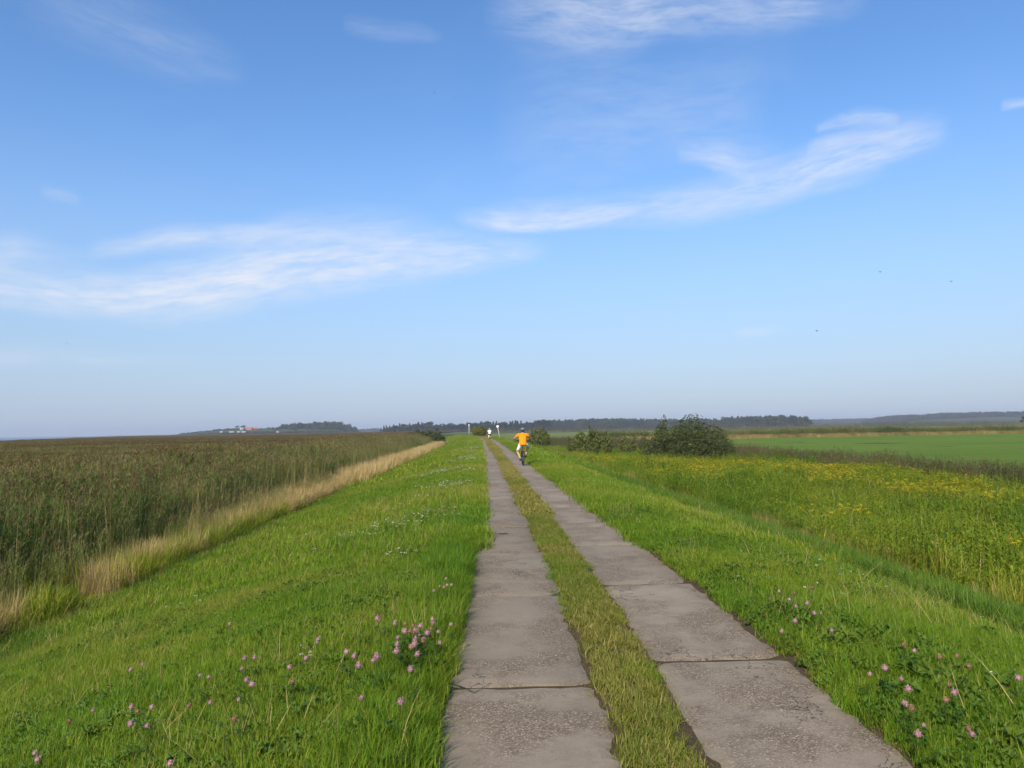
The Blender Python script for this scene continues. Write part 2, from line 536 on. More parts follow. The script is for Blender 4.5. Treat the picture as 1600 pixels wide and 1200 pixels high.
def m_field(name, ca, cb, cc, stretch=(0.02, 0.12, 1)):
    m, n, b = material(name)
    p = n.pos()
    f = n.noise(n.mapv(p, stretch), 1.0, 5, 0.6) * 0.7 + n.noise(p, 1.5, 4) * 0.3
    n.put(b.inputs['Base Color'], n.ramp(f, [(0.3, ca), (0.5, cb), (0.7, cc)]))
    b.inputs['Roughness'].default_value = 0.9; b.inputs['Specular IOR Level'].default_value = 0.15
    n.put(b.inputs['Normal'], n.bump(n.noise(p, 4.0, 5, 0.7), 1.0, 0.25))
    return m


def m_concrete():
    m, n, b = material('worn concrete')
    p = n.pos(); r = n.rnd(); o = n.obj()
    q = n.mapv(p, (1, 1, 1))
    rr = n.comb(r * 40.0, r * 23.0, 0.0)
    vadd = n.new('ShaderNodeVectorMath', operation='ADD'); n.put(vadd.inputs[0], p); n.put(vadd.inputs[1], rr)
    q = V(n.nt, vadd.outputs[0])
    big = n.noise(q, 0.9, 5, 0.6)
    med = n.noise(q, 6.0, 6, 0.65)
    base = n.ramp(big * 0.6 + med * 0.4, [(0.32, (.150, .126, .090)), (0.5, (.218, .184, .135)), (0.68, (.285, .243, .180))])
    base = n.mix((r * 7.3).f('FRACT') * 0.55, base, (.118, .099, .074))
    ox, oy, oz = n.sep(o)
    wheel = (ox.f('ABSOLUTE') + (med - 0.5) * 0.25).smooth(0.12, 0.38, 1.0, 0.0)
    base = n.mix(wheel * 0.30, base, (.285, .240, .178))
    # exposed aggregate where the cement skin has worn off
    worn = n.noise(q, 1.4, 4, 0.6).smooth(0.42, 0.60)
    st = n.vor(q, 120.0, out='Color')
    sx, sy, sz = n.sep(st)
    stone = n.ramp(sx, [(0.0, (.066, .050, .034)), (0.45, (.150, .116, .078)), (0.85, (.23, .182, .126)), (1.0, (.44, .37, .27))])
    base = n.mix(worn * 0.72 + 0.08, base, stone)
    pits = n.vor(q, 55.0).smooth(0.10, 0.22, 1.0, 0.0) * n.noise(q, 11.0, 3).smooth(0.5, 0.62)
    base = n.mix(pits * 0.75, base, (.05, .042, .036))
    # dark lichen and tyre dirt
    stain = n.noise(n.mapv(q, (2.2, 0.7, 1)), 1.0, 6, 0.7).smooth(0.55, 0.75)
    base = n.mix(stain * 0.45, base, (.095, .080, .066))
    wob = n.new('ShaderNodeVectorMath', operation='ADD'); n.put(wob.inputs[0], q); n.put(wob.inputs[1], n.noise(q, 3.0, 4, 0.6, out=1))
    crk = n.vor(V(n.nt, wob.outputs[0]), 0.75, 'DISTANCE_TO_EDGE').smooth(0.0015, 0.006, 1.0, 0.0) * n.noise(q, 0.55, 2).smooth(0.50, 0.56)
    base = n.mix(crk * 0.8, base, (.030, .025, .019))
    rim = (ox.f('ABSOLUTE') + (n.noise(q, 5.0, 4, 0.6) - 0.5) * 0.30).smooth(0.40, 0.56)
    base = n.mix(rim * 0.45, base, (.085, .074, .052))
    n.put(b.inputs['Base Color'], base)
    b.inputs['Roughness'].default_value = 0.88; b.inputs['Specular IOR Level'].default_value = 0.25
    h = n.vor(q, 120.0) * worn * 0.8 + n.noise(q, 60.0, 4, 0.7) * 0.35 + med * 0.5 - pits * 0.8 - crk * 1.2
    n.put(b.inputs['Normal'], n.bump(h, 0.55, 0.012))
    return m


def m_water():
    m, n, b = material('lagoon water')
    p = n.pos()
    n.put(b.inputs['Base Color'], n.mix(n.noise(n.mapv(p, (.01, .002, 1)), 1.0, 3), (.02, .05, .10), (.03, .07, .13)))
    b.inputs['Roughness'].default_value = 0.25; b.inputs['IOR'].default_value = 1.33
    n.put(b.inputs['Normal'], n.bump(n.noise(p, 0.8, 4), 0.5, 0.3))
    return m


def m_reedtop():
    m, n, b = material('reed plumes far')
    p = n.pos()
    f = n.noise(n.mapv(p, (.018, .05, 1), (0, 0, R(-20))), 1.0, 5, 0.6) * 0.55 + n.noise(p, 0.35, 4, 0.7) * 0.45
    n.put(b.inputs['Base Color'], n.ramp(f, [(0.30, (.056, .034, .012)), (0.46, (.086, .058, .019)), (0.60, (.105, .086, .024)), (0.75, (.15, .115, .04))]))
    b.inputs['Roughness'].default_value = 1.0; b.inputs['Specular IOR Level'].default_value = 0.0
    n.put(b.inputs['Normal'], n.bump(n.noise(p, 2.2, 5, 0.75), 1.0, 0.5))
    return m


# ------------------------------------------------------------------ the ground sheet
Ys = np.concatenate([np.arange(-25, 45, 0.5), np.arange(45, 210, 2.5), 210 * (8500 / 210) ** np.linspace(0, 1, 40)])
un = np.concatenate([-12 - 6000 * np.linspace(0, 1, 26)[::-1][:-1] ** 3.2, np.arange(-12, -2.2, 0.4), np.arange(-2.2, 2.2, 0.1), np.arange(2.2, 12, 0.4), 12 + 6000 * np.linspace(0, 1, 30) ** 3.2])
un = np.unique(np.round(un, 4))
Yg, Ug = np.meshgrid(Ys, un, indexing='ij')
Xg = xc(Yg) + Ug
ground = link(bpy.data.objects.new('ground', grid_mesh('ground', Xg, Yg, gz(Xg, Yg), m_ground(), {'u': Ug})))
tag(ground, 'green dike and low marsh ground reaching to the horizon', kind='structure')

# lagoon at the far left
wy = np.array([-400., 0, 360, 1080, 2500, 9000]); wxr = np.array([-240., -240, -240, -576, -1240, -4300])
wt = np.linspace(0, 1, 12)
WY, WT = np.meshgrid(wy, wt, indexing='ij')
WX = wxr[:, None] * (1 - WT) + (-16000) * WT + 12 * (1 - WT)
lag = link(bpy.data.objects.new('water', grid_mesh('water', WX, WY, np.full_like(WX, -1.58), m_water())))
tag(lag, 'thin strip of blue lagoon water beyond the brown reeds', kind='structure')

# far reed bed: the closed top of the reeds, brown with plumes
ry = np.concatenate([np.arange(-12, 60, 2.0), 60 * (1400 / 60) ** np.linspace(0, 1, 70)])
rt = np.linspace(0, 1, 110) ** 2.2
RY, RT = np.meshgrid(ry, rt, indexing='ij')
xin = xc(RY) - 13.5 - np.clip(RY - 140, 0, 500) * 0.03
xout = np.interp(RY, wy, wxr) + (vn(RY, RY * 0, 60, 21) - .5) * 16
RX = xin * (1 - RT) + xout * RT
RZ = 0.12 + (vn(RX, RY, 3.0, 31) - .5) * 0.55 + (vn(RX, RY, 24.0, 33) - .5) * 0.5
RZ = RZ - 0.7 * np.clip(1 - (xin - RX) / 3.0, 0, 1)
RZ[:, -1] = -1.65
REED_TOP_MAT = m_reedtop()
rb = link(bpy.data.objects.new('reed_bed', grid_mesh('reed_bed', RX, RY, RZ, REED_TOP_MAT)))
tag(rb, 'wide brown bed of flowering reeds stretching to the lagoon', 'reeds', kind='stuff')


def strip(name, x0, x1, y0, y1, mat, nx=40, ny=30, lift=0.05, label='', skew=0.0):
    X, Y = np.meshgrid(np.linspace(x0, x1, nx), np.linspace(y0, y1, ny), indexing='ij')
    X = X.T; Y = Y.T + skew * X
    o = link(bpy.data.objects.new(name, grid_mesh(name, X, Y, gz(X, Y) + lift, mat)))
    return tag(o, label, kind='structure')


FA = m_field('mown green field', (.075, .145, .008), (.102, .175, .010), (.135, .190, .016))
FB = m_field('pale pasture', (.115, .145, .028), (.135, .165, .034), (.150, .160, .045))
strip('field', 26, 420, 30, 197, FA, 60, 60, label='smooth bright green field behind the brown ditch vegetation', skew=0.02)
strip('field', -20, 900, 212, 560, FB, 60, 40, label='pale green pasture beyond the far reed line')
strip('field', -160, 1500, 600, 930, m_field('far meadow', (.06, .09, .02), (.085, .11, .03), (.11, .12, .045)), 60, 40, label='far olive meadow in front of the woods')

# ------------------------------------------------------------------ the concrete track
CONC = m_concrete()
SOILM = plain('track soil', (.062, .046, .027), 0.95, 0.35, 18.0, spec=0.1)
py_ = np.concatenate([np.arange(-20, 60, 0.5), np.arange(60, 232, 2.0)])
pu = np.linspace(-1.34, 1.34, 28)
PYg, PUg = np.meshgrid(py_, pu, indexing='ij'); PXg = xc(PYg) + PUg
PZg = gz(PXg, PYg) + 0.012 + (vn(PXg, PYg, 0.12, 41) - .5) * 0.012
path = link(bpy.data.objects.new('path', grid_mesh('path', PXg, PYg, PZg, SOILM)))
tag(path, 'double concrete slab track running along the dike crest', kind='structure')


def slab_mesh(name, seed, w=1.0, l=2.705, t=0.14):
    rg = random.Random(seed)
    nx, ny = 9, 25
    bm = bmesh.new()
    xs = [-.5 + i / (nx - 1) for i in range(nx)]; ys = [-.5 + j / (ny - 1) for j in range(ny)]
    el = [rg.uniform(-.012, .010) for _ in range(ny)]; er = [rg.uniform(-.012, .010) for _ in range(ny)]
    for e in (el, er):
        for _ in range(2):
            k = rg.randrange(1, ny - 2); dpt = rg.uniform(.02, .06)
            for q in range(-1, 2):
                if 0 <= k + q < ny: e[k + q] -= dpt * (1 if q == 0 else .5)
    eb = [rg.uniform(-.010, .004) for _ in range(nx)]; et = [rg.uniform(-.010, .004) for _ in range(nx)]
    for e in (eb, et): e[0] -= rg.uniform(0, .05); e[-1] -= rg.uniform(0, .05)
    top = []
    for j, yy in enumerate(ys):
        row = []
        for i, xx in enumerate(xs):
            x, y = xx * w, yy * l
            fx = 2 * xx; fy = 2 * yy
            x += (-el[j] if xx < 0 else er[j]) * abs(fx) ** 4
            y += (-eb[i] if yy < 0 else et[i]) * abs(fy) ** 8
            z = rg.uniform(-.0015, .0015)
            if i in (0, nx - 1) or j in (0, ny - 1): z -= rg.uniform(.006, .016)
            row.append(bm.verts.new((x, y, z)))
        top.append(row)
    for j in range(ny - 1):
        for i in range(nx - 1): bm.faces.new((top[j][i], top[j][i + 1], top[j + 1][i + 1], top[j + 1][i]))
    loop = [top[0][i] for i in range(nx)] + [top[j][-1] for j in range(1, ny)] + [top[-1][i] for i in range(nx - 2, -1, -1)] + [top[j][0] for j in range(ny - 2, 0, -1)]
    low = [bm.verts.new((v.co.x, v.co.y, -t)) for v in loop]
    for k in range(len(loop)):
        k2 = (k + 1) % len(loop)
        bm.faces.new((loop[k2], loop[k], low[k], low[k2]))
    for f in bm.faces: f.smooth = f.normal.z > .5
    me = bpy.data.meshes.new(name); bm.to_mesh(me); bm.free(); me.materials.append(CONC)
    return me


SLABS = [slab_mesh('concrete_slab', s) for s in range(8)]
SLAB_SPOTS = []
for lane, u0, j0 in (('left', -0.725, 5.2), ('right', 0.735, 5.71)):
    for k in range(-4, 77):
        y = j0 + 2.75 * (k + .5)
        if y < -6 or y > 215: continue
        dxdy = float(xc(y + 1) - xc(y - 1)) / 2
        o = bpy.data.objects.new('concrete_slab', SLABS[random.randrange(8)])
        o.location = (float(xc(y)) + u0 + random.uniform(-.035, .035), y, random.uniform(-.008, .010) + 0.003)
        o.rotation_euler = (random.gauss(0, .0022), random.gauss(0, .005), -math.atan(dxdy) + random.gauss(0, .006) + (math.pi if random.random() < .5 else 0))
        if k <= -1: o.scale = (1.07, 1, 1); o.location.x += .03 if lane == 'left' else -.02
        link(o, path)
        SLAB_SPOTS.append((lane, k, o))
# a dark lifting recess and a crack in the left lane
DARK = plain('dark recess', (.028, .024, .020), 0.9, 0.2)
hp = at_z(786, 834, 0.0)
mb = MB(); mb.loft([((0, 0, -.02), .085, .075), ((0, 0, .0015), .088, .078)], 14)
for lane, k, o in SLAB_SPOTS:
    if lane == 'left' and abs(o.location.y - hp.y) < 1.38:
        h = mb.build('lifting_recess', DARK, o)
        h.matrix_parent_inverse = Matrix.Identity(4)
        h.matrix_local = o.matrix_basis.inverted() @ Matrix.Translation((hp.x, hp.y, o.location.z + .001))
        break
crk = [at_z(x, y, 0.0) for x, y in ((702, 1068), (724, 1074), (741, 1083), (757, 1073), (768, 1066))]
for lane, k, o in SLAB_SPOTS:
    if lane == 'left' and k == -1:
        mb = MB(); L = []
        pts = []
        for i in range(len(crk) - 1):
            for s in range(5): pts.append(crk[i].lerp(crk[i + 1], s / 5) + Vector((random.uniform(-.006, .006), random.uniform(-.008, .008), 0)))
        inv = o.matrix_basis.inverted()
        vs = []
        for i, p in enumerate(pts):
            wd = .006 * (1 - abs(i / len(pts) - .3)) + random.uniform(0, .003)
            vs += [inv @ (p + Vector((0, wd, 0))), inv @ (p - Vector((0, wd, 0)))]
        for v in vs: v.z = .0045
        mb.add(vs, [(2 * i, 2 * i + 1, 2 * i + 3, 2 * i + 2) for i in range(len(pts) - 1)])
        mb.build('crack', DARK, o)

# ------------------------------------------------------------------ plant prototypes
G_GREEN = [(0.0, (.048, .135, .006)), (0.30, (.096, .202, .008)), (0.58, (.162, .248, .011)), (0.80, (.245, .265, .030)), (1.0, (.42, .33, .11))]
G_DARK = [(0.0, (.050, .120, .010)), (0.5, (.090, .170, .012)), (0.8, (.140, .200, .018)), (1.0, (.24, .22, .05))]
G_DRY = [(0.0, (.060, .130, .012)), (0.3, (.130, .180, .018)), (0.6, (.230, .215, .045)), (1.0, (.38, .28, .12))]
G_TAN = [(0.0, (.17, .155, .040)), (0.3, (.32, .245, .095)), (0.7, (.46, .35, .15)), (1.0, (.58, .46, .24))]
M_GREEN = leaf_mat('grass blades', G_GREEN, 0.38)
M_DARK = leaf_mat('lush dark grass blades', G_DARK, 0.35)
M_DRY = leaf_mat('trodden grass blades', G_DRY, 0.35)
M_TAN = leaf_mat('dry straw', G_TAN, 0.3)
M_REED = leaf_mat('reed leaves', [(0.0, (.080, .145, .030)), (0.4, (.150, .215, .050)), (0.7, (.285, .280, .085)), (1.0, (.52, .44, .21))], 0.48)
M_PLUME = leaf_mat('reed plumes', [(0.0, (.095, .068, .034)), (0.5, (.17, .125, .064)), (1.0, (.32, .26, .15))], 0.3, 0.9, 0.05)
M_HERB = leaf_mat('herb leaves', [(0.0, (.050, .115, .008)), (0.4, (.118, .205, .011)), (0.7, (.225, .272, .016)), (1.0, (.38, .32, .060))], 0.35)
M_YEL = leaf_mat('yellow flower heads', [(0.0, (.42, .33, .010)), (1.0, (.72, .58, .03))], 0.25, 0.8, 0.1)
M_WHT = leaf_mat('white flower heads', [(0.0, (.55, .58, .50)), (1.0, (.80, .80, .76))], 0.25, 0.8, 0.1)
M_PINK = leaf_mat('clover flower heads', [(0.0, (.42, .24, .28)), (0.5, (.62, .42, .44)), (1.0, (.76, .64, .62))], 0.3, 0.8, 0.1)
M_CLOV = leaf_mat('clover leaves', [(0.0, (.045, .105, .010)), (0.6, (.085, .165, .014)), (1.0, (.15, .20, .025))], 0.4)
M_DITCH = leaf_mat('brown ditch plants', [(0.0, (.050, .056, .020)), (0.4, (.095, .092, .034)), (0.7, (.150, .128, .052)), (1.0, (.26, .20, .10))], 0.25)


def blade(mb, x, y, h, w, ang, lean, bc, seg=3, droop=1.6, z0=0.0):
    """one curved blade"""
    ca, sa = math.cos(ang), math.sin(ang)
    wx, wy = -sa * w / 2, ca * w / 2
    vs, fs = [], []
    for i in range(seg):
        t = i / seg
        d = lean * h * t ** droop
        zz = z0 + h * t * (1 - .25 * min(1, lean) * t)
        k = 1 - .75 * t ** 2
        vs += [(x + ca * d - wx * k, y + sa * d - wy * k, zz), (x + ca * d + wx * k, y + sa * d + wy * k, zz)]
    d = lean * h
    vs.append((x + ca * d, y + sa * d, z0 + h * (1 - .25 * min(1, lean))))
    for i in range(seg - 1): fs.append((2 * i, 2 * i + 1, 2 * i + 3, 2 * i + 2))
    fs.append((2 * seg - 2, 2 * seg - 1, 2 * seg))
    mb.add(vs, fs, bc)


def tuft(name, seed, n, rad, h0, h1, w, lean, mat, dead=0.10, seg=3):
    rg = random.Random(seed); mb = MB()
    for _ in range(n):
        r = rad * math.sqrt(rg.random()); a = rg.uniform(0, 2 * math.pi)
        bc = rg.uniform(.8, 1.25) if rg.random() < dead else rg.uniform(0, .55)
        blade(mb, r * math.cos(a), r * math.sin(a), rg.uniform(h0, h1), w * rg.uniform(.7, 1.3), rg.uniform(0, 6.28), abs(rg.gauss(lean, .35)), bc, seg, z0=-.015)
    return mb.mesh(name, mat)


def leafshape(mb, base, dirv, L, w, bc, fold=0.25, bend=0.3):
    """pointed leaf of two folded halves"""
    d = Vector(dirv).normalized(); s = d.cross(Vector((0, 0, 1)))
    if s.length < 1e-3: s = Vector((1, 0, 0))
    s.normalize(); up = s.cross(d)
    b = Vector(base)
    m = b + d * (L * .5) + up * (L * .08); t = b + d * L - Vector((0, 0, bend * L))
    mb.add([b, m + s * (w / 2) + up * (fold * w), t, m - s * (w / 2) + up * (fold * w), m], [(0, 4, 1), (4, 2, 1), (0, 3, 4), (4, 3, 2)], bc)


def rosette(name, seed, mat, n=9, L=.07, w=.035):
    rg = random.Random(seed); mb = MB()
    for _ in range(n):
        a = rg.uniform(0, 6.28); z = rg.uniform(.02, .08)
        leafshape(mb, (rg.gauss(0, .03), rg.gauss(0, .03), z), (math.cos(a), math.sin(a), rg.uniform(.1, .6)), L * rg.uniform(.6, 1.2), w * rg.uniform(.7, 1.2), rg.uniform(0, .8))
    return mb.mesh(name, mat)


NEAR = [tuft('tuft', 10 + i, 64, .09, .045, .125, .0042, .5, M_GREEN, .14) for i in range(5)]
LONGT = [tuft('tuft', 20 + i, 34, .07, .14, .30, .0055, .6, M_GREEN, .16, 4) for i in range(3)]
MIDT = [tuft('tuft', 30 + i, 90, .28, .05, .14, .008, .5, M_GREEN, .13) for i in range(4)]
FART = [tuft('tuft', 40 + i, 70, .75, .09, .20, .030, .45, M_GREEN, .08, 2) for i in range(3)]
DARKT = [tuft('tuft', 50 + i, 60, .20, .16, .36, .010, .55, M_DARK, .05) for i in range(3)]
DARKF = [tuft('tuft', 55 + i, 60, .6, .18, .38, .026, .5, M_DARK, .05, 2) for i in range(2)]
DRYT = [tuft('tuft', 60 + i, 44, .07, .025, .085, .005, .6, M_DRY, .22) for i in range(4)]
DRYF = [tuft('tuft', 65 + i, 60, .20, .03, .09, .013, .5, M_DRY, .2, 2) for i in range(3)]
CLOVT = [rosette('leaf_patch', 70 + i, M_CLOV, 16, .035, .030) for i in range(3)]
PLANT = [rosette('leaf_patch', 75 + i, M_CLOV, 10, .09, .040) for i in range(2)]


def ubands(u):
    """colour drift of the turf: yellower on the sunny shoulder, lush at the foot"""
    return u


def turf(name, protos, n, u0, u1, y0, y1, s0, s1, label, tb=0.0, power=1.0, keep=None, tilt=.10, zs=None, tnoise=.85):
    x, y, u = rand_pts(n, u0, u1, y0, y1, power)
    k = in_view(x, y)
    if keep is not None: k &= keep(x, y, u)
    x, y, u = x[k], y[k], u[k]
    tint = tb + tnoise * (vn(x, y, 1.1, 51) * .6 + vn(x, y, 5.0, 57) * .7 - .35) + rng.normal(0, .06, len(x))
    sc = s0 + (s1 - s0) * rng.random(len(x)) * (.6 + .8 * vn(x, y, .9, 61))
    P = np.stack([x, y, gz(x, y)], -1)
    return scatter(name, protos, P, rng.uniform(0, 6.28, len(x)), sc, np.clip(tint, 0, 1), label, 'grass', tilt=tilt, zs=None if zs is None else sc * zs)


edge_l = lambda x, y, u: u < -1.20 - .07 * vn(x, y, .5, 71)
edge_r = lambda x, y, u: u > 1.20 + .16 * vn(x, y, .6, 73)
# left verge and slope
turf('grass', NEAR, 38000, -8.6, -1.2, 2.2, 12.5, .75, 1.45, 'short green grass on the near left slope of the dike', .45, .9, edge_l)
turf('grass', MIDT, 20000, -8.6, -1.25, 11, 42, .8, 1.5, 'green grass on the left slope further along', .45, 1.1, edge_l)
turf('grass', FART, 15000, -10, -1.6, 38, 235, .7, 1.3, 'distant grass on the left slope of the dike', .5, 1.3)
turf('grass', LONGT, 3600, -1.7, -1.19, 2.2, 14, .38, .95, 'long grass hanging over the left edge of the track', .35, .9, edge_l, .22)
turf('grass', MIDT, 3500, -2.1, -1.22, 12, 80, .45, .95, 'taller grass along the left edge of the track', .40, 1.2, edge_l, .2)
turf('grass', LONGT, 1700, -8.2, -1.6, 2.2, 14, .4, .75, 'scattered longer grass blades in the left turf', .45, .9, lambda x, y, u: vn(x, y, .8, 77) > .5, .2)
SEEDT = [tuft('stalk', 26 + i, 4, .12, .22, .42, .0035, .35, M_TAN, .5, 4) for i in range(2)]
turf('seed_stalks', SEEDT, 2600, -8.0, -1.3, 2.2, 24, .6, 1.1, 'thin dry seed stalks in the left turf', .35, 1.0, lambda x, y, u: vn(x, y, 1.4, 78) > .46, .2)
turf('seed_stalks', SEEDT, 1600, 1.4, 5.5, 2.2, 24, .6, 1.1, 'thin dry seed stalks in the right verge', .35, 1.0, lambda x, y, u: vn(x, y, 1.4, 76) > .46, .2)
# right verge and slope
turf('grass', NEAR, 20000, 1.18, 6.4, 2.2, 12.5, .7, 1.4, 'short green grass on the near right verge', .36, .9, edge_r)
turf('grass', MIDT, 12000, 1.25, 6.6, 11, 42, .7, 1.35, 'green grass on the right slope further along', .38, 1.1, edge_r)
turf('grass', FART, 9000, 1.7, 9, 38, 235, .6, 1.1, 'distant grass on the right slope of the dike', .42, 1.3)
turf('grass', LONGT, 1500, 1.25, 5, 2.2, 14, .4, .8, 'longer grass blades in the right verge', .40, .9, lambda x, y, u: vn(x, y, .7, 79) > .45, .2)
turf('grass', DARKT, 6500, 3.7, 6.8, 4, 40, .6, 1.15, 'tall lush dark grass at the foot of the right slope', .35, 1.1, lambda x, y, u: u > 4.1 + 1.2 * (vn(x, y, 2.5, 81) - .5), .12)
turf('grass', DARKF, 3000, 4.2, 8.0, 36, 150, .5, 1.0, 'distant lush dark grass at the right slope foot', .35, 1.3)
turf('grass', DARKT, 2600, -8.7, -6.9, 6, 45, .35, .75, 'grass along the foot of the reeds, coloured dark green for their shadow', .30, 1.1, None, .12)  # darker blades put the reeds' shadow strip into the grass colour
# middle strip between the two lanes
mid = lambda x, y, u: (np.abs(u) < np.interp(y, [3.2, 5.6], [.075, .155]) + .17 * (vn(x, y, .40, 83, 3) - .35)) & (vn(x, y, .22, 85) > .33)
turf('grass', DRYT, 15000, -.33, .33, 2.0, 16, .45, 1.35, 'trodden yellow green grass strip between the concrete lanes', .42, .9, mid, .2, tnoise=.9)
turf('grass', NEAR, 2400, -.29, .29, 2.0, 18, .35, 1.0, 'greener grass clumps in the middle strip', .35, .9, lambda x, y, u: vn(x, y, .42, 87) > .57 + np.interp(y, [3.2, 5.6], [1.2, .5]) * np.abs(u), .25)
turf('grass', DRYF, 9000, -.30, .30, 15, 60, .5, 1.2, 'yellow green middle strip further along', .42, 1.1, mid, .15)
turf('grass', DRYF, 7000, -.34, .34, 58, 225, .7, 1.5, 'distant yellow green middle strip', .48, 1.2, None, .15)
turf('grass', DRYT, 5200, 1.14, 1.55, 2.0, 22, .5, 1.1, 'dry low grass on the right edge of the track', .55, .9, edge_r, .2)
turf('grass', DRYT, 2200, -1.5, -1.15, 2.0, 22, .6, 1.2, 'dry low grass on the left edge of the track', .50, .9, edge_l, .2)
for ua, ub, cnt, lb in ((-.33, -.16, 2600, 'tiny dry tufts along the inner edge of the left lane'), (.15, .33, 2600, 'tiny dry tufts along the inner edge of the right lane'), (1.10, 1.42, 3000, 'tiny dry tufts creeping over the outer edge of the right lane')):
    turf('grass', DRYT, cnt, ua, ub, 2.0, 22, .22, .55, lb, .5, .9, lambda x, y, u: vn(x, y, .30, 88) + .3 * rng.random(len(x)) > .52, .25, tnoise=1.0)
# tufts in the slab joints
jx, jy = [], []
for (u0, j0) in ((-.725, 5.2), (.735, 5.71)):
    for k in range(-1, 12):
        yj = j0 + 2.75 * k
        for _ in range(34 if yj < 12 else 18):
            a = random.uniform(-.5, .5)
            if vn(np.array([a * 3 + k * 9.1]), np.array([u0 * 7]), .5, 91)[0] > .58 or abs(a) > .44:
                jx.append(float(xc(yj)) + u0 + a); jy.append(yj + random.gauss(0, .008) + (float(xc(yj - 1) - xc(yj + 1)) / 2) * -a * 0)
jx, jy = np.array(jx), np.array(jy)
scatter('joint_moss', DRYT, np.stack([jx, jy, np.full(len(jx), -.035)], -1), rng.uniform(0, 6.28, len(jx)), rng.uniform(.18, .36, len(jx)), rng.uniform(0, .4, len(jx)),
        'short grass growing in the joints between concrete slabs', 'grass')
# low broad leaves in the verges
for nm, protos, cnt, u0, u1, lab in (('clover_leaves', CLOVT, 9000, -7.5, -1.25, 'clover leaves among the left verge grass'), ('clover_leaves', CLOVT, 5500, 1.25, 5.2, 'clover leaves among the right verge grass'),
                                     ('plantain_leaves', PLANT, 1300, -6.5, -1.45, 'broad plantain leaves beside the left lane'), ('plantain_leaves', PLANT, 800, 1.5, 4.6, 'broad plantain leaves beside the right lane')):
    sd_ = 93 if u0 < 0 else 95
    turf(nm, protos, cnt, u0, u1, 2.2, 16, .6, 1.3, lab, .70, .9, lambda x, y, u: vn(x, y, 1.2, sd_) + .25 * rng.random(len(x)) > .56, .2, zs=1.1)


# ------------------------------------------------------------------ flowers
def head(mb, c, r, rg, bc0=.3):
    """round flower head of many small florets"""
    c = Vector(c)
    mb.ball(c, (r * .8, r * .8, r * .85), 7, 4, bc=bc0)
    for i in range(26):
        z = rg.uniform(-.5, 1); a = rg.uniform(0, 6.28); q = math.sqrt(max(0, 1 - z * z))
        d = Vector((q * math.cos(a), q * math.sin(a), z))
        leafshape(mb, c + d * r * .55, d + Vector((0, 0, .25)), r * .75, r * .34, min(1, bc0 + rg.uniform(-.2, .7)), .1, 0)


def clover_parts(seed):
    rg = random.Random(seed)
    h = rg.uniform(.18, .25); lx, ly = rg.gauss(0, .03), rg.gauss(0, .03)
    fade = seed % 4 == 3
    st = MB(); st.tube([(0, 0, -.01), (lx * .4, ly * .4, h * .5), (lx, ly, h)], [.0022, .0018, .0016], 5)
    hd = MB(); head(hd, (lx, ly, h + .008), .0155 * rg.uniform(.65, 1.25), rg, rg.uniform(.1, .5))
    leaves = []
    for k in range(4):
        lf = MB()
        a0 = rg.uniform(0, 6.28); zb = rg.uniform(.05, .16); q = Vector((math.cos(a0) * .035, math.sin(a0) * .035, zb))
        lf.tube([(lx * zb / h * .5, ly * zb / h * .5, zb - .03), q], .0011, 4)
        for j in range(3):
            a = a0 + (j - 1) * 1.3
            leafshape(lf, q, (math.cos(a), math.sin(a), .25), .026, .018, rg.uniform(0, .8), .1, .1)
        leaves.append(lf.mesh('leaf', M_CLOV))
    return st.mesh('stem', M_CLOV), hd.mesh('flower_head', M_FADE if fade else M_PINK), leaves


M_FADE = leaf_mat('withered clover heads', [(0.0, (.20, .12, .07)), (0.6, (.34, .22, .14)), (1.0, (.50, .38, .30))], 0.2, 0.9, 0.05)
CLOV = [clover_parts(300 + i) for i in range(12)]
NFL = [0]


def clover(px, py, label, group):
    zf = 0.22
    p = at_z(px, py, zf)
    for _ in range(4):
        g = gz1(p.x, p.y); p = at_z(px, py, g + zf)
    st, hd, lf = CLOV[random.randrange(12)]
    e = empty('clover_flower', (p.x, p.y, gz1(p.x, p.y)), random.uniform(0, 6.28))
    s = random.uniform(.9, 1.15) * (1.2 if 'dense' in label else 1.0); e.scale = (s, s, s)
    for nm, me in [('stem', st), ('flower_head', hd)] + [('leaf', q) for q in lf]: link(bpy.data.objects.new(nm, me), e)
    tag(e, label, 'flower', group)


CL_A = [(676, 972), (667, 978), (657, 983), (622, 1000), (627, 1002), (617, 1006), (655, 995), (660, 996), (644, 1010), (648, 1009), (651, 1017), (668, 1012), (675, 1012), (626, 1026), (705, 985), (598, 978), (622, 982), (643, 1014), (662, 986), (670, 990), (640, 998), (634, 992), (650, 1003), (664, 1004), (672, 1001), (629, 1012), (657, 1022), (639, 1020), (646, 990), (680, 996)]
CL_B = [(552, 1038), (555, 1044), (584, 1037), (586, 1045), (646, 1064), (550, 1099), (619, 1114)]
CL_C = [(486, 1048), (467, 1075), (541, 1022), (500, 1000), (444, 1052)]
CL_D = [(292, 1092), (208, 1140), (230, 1140), (229, 1114), (222, 1106), (207, 1102), (221, 1034), (208, 1038), (312, 1060), (321, 1061), (331, 1100), (362, 1115), (93, 1139), (59, 1182), (46, 1173), (278, 1190), (152, 1108)]
CL_E = [(384, 1050), (381, 1065), (388, 1073), (385, 1030), (393, 1024), (372, 1088), (362, 970), (252, 1009)]
CL_F = [(690, 910), (687, 916), (681, 921), (695, 917), (692, 911), (700, 914), (674, 918)]
CL_G = [(1225, 932), (1232, 933), (1233, 942), (1264, 941), (1276, 949), (1247, 956), (1269, 951), (1225, 977), (1240, 977), (1211, 938), (1266, 918)]
CL_H = [(1291, 999), (1417, 1011), (1421, 1012), (1433, 1022), (1473, 1020), (1494, 1037), (1510, 1031), (1382, 1050), (1394, 1050), (1353, 1050)]
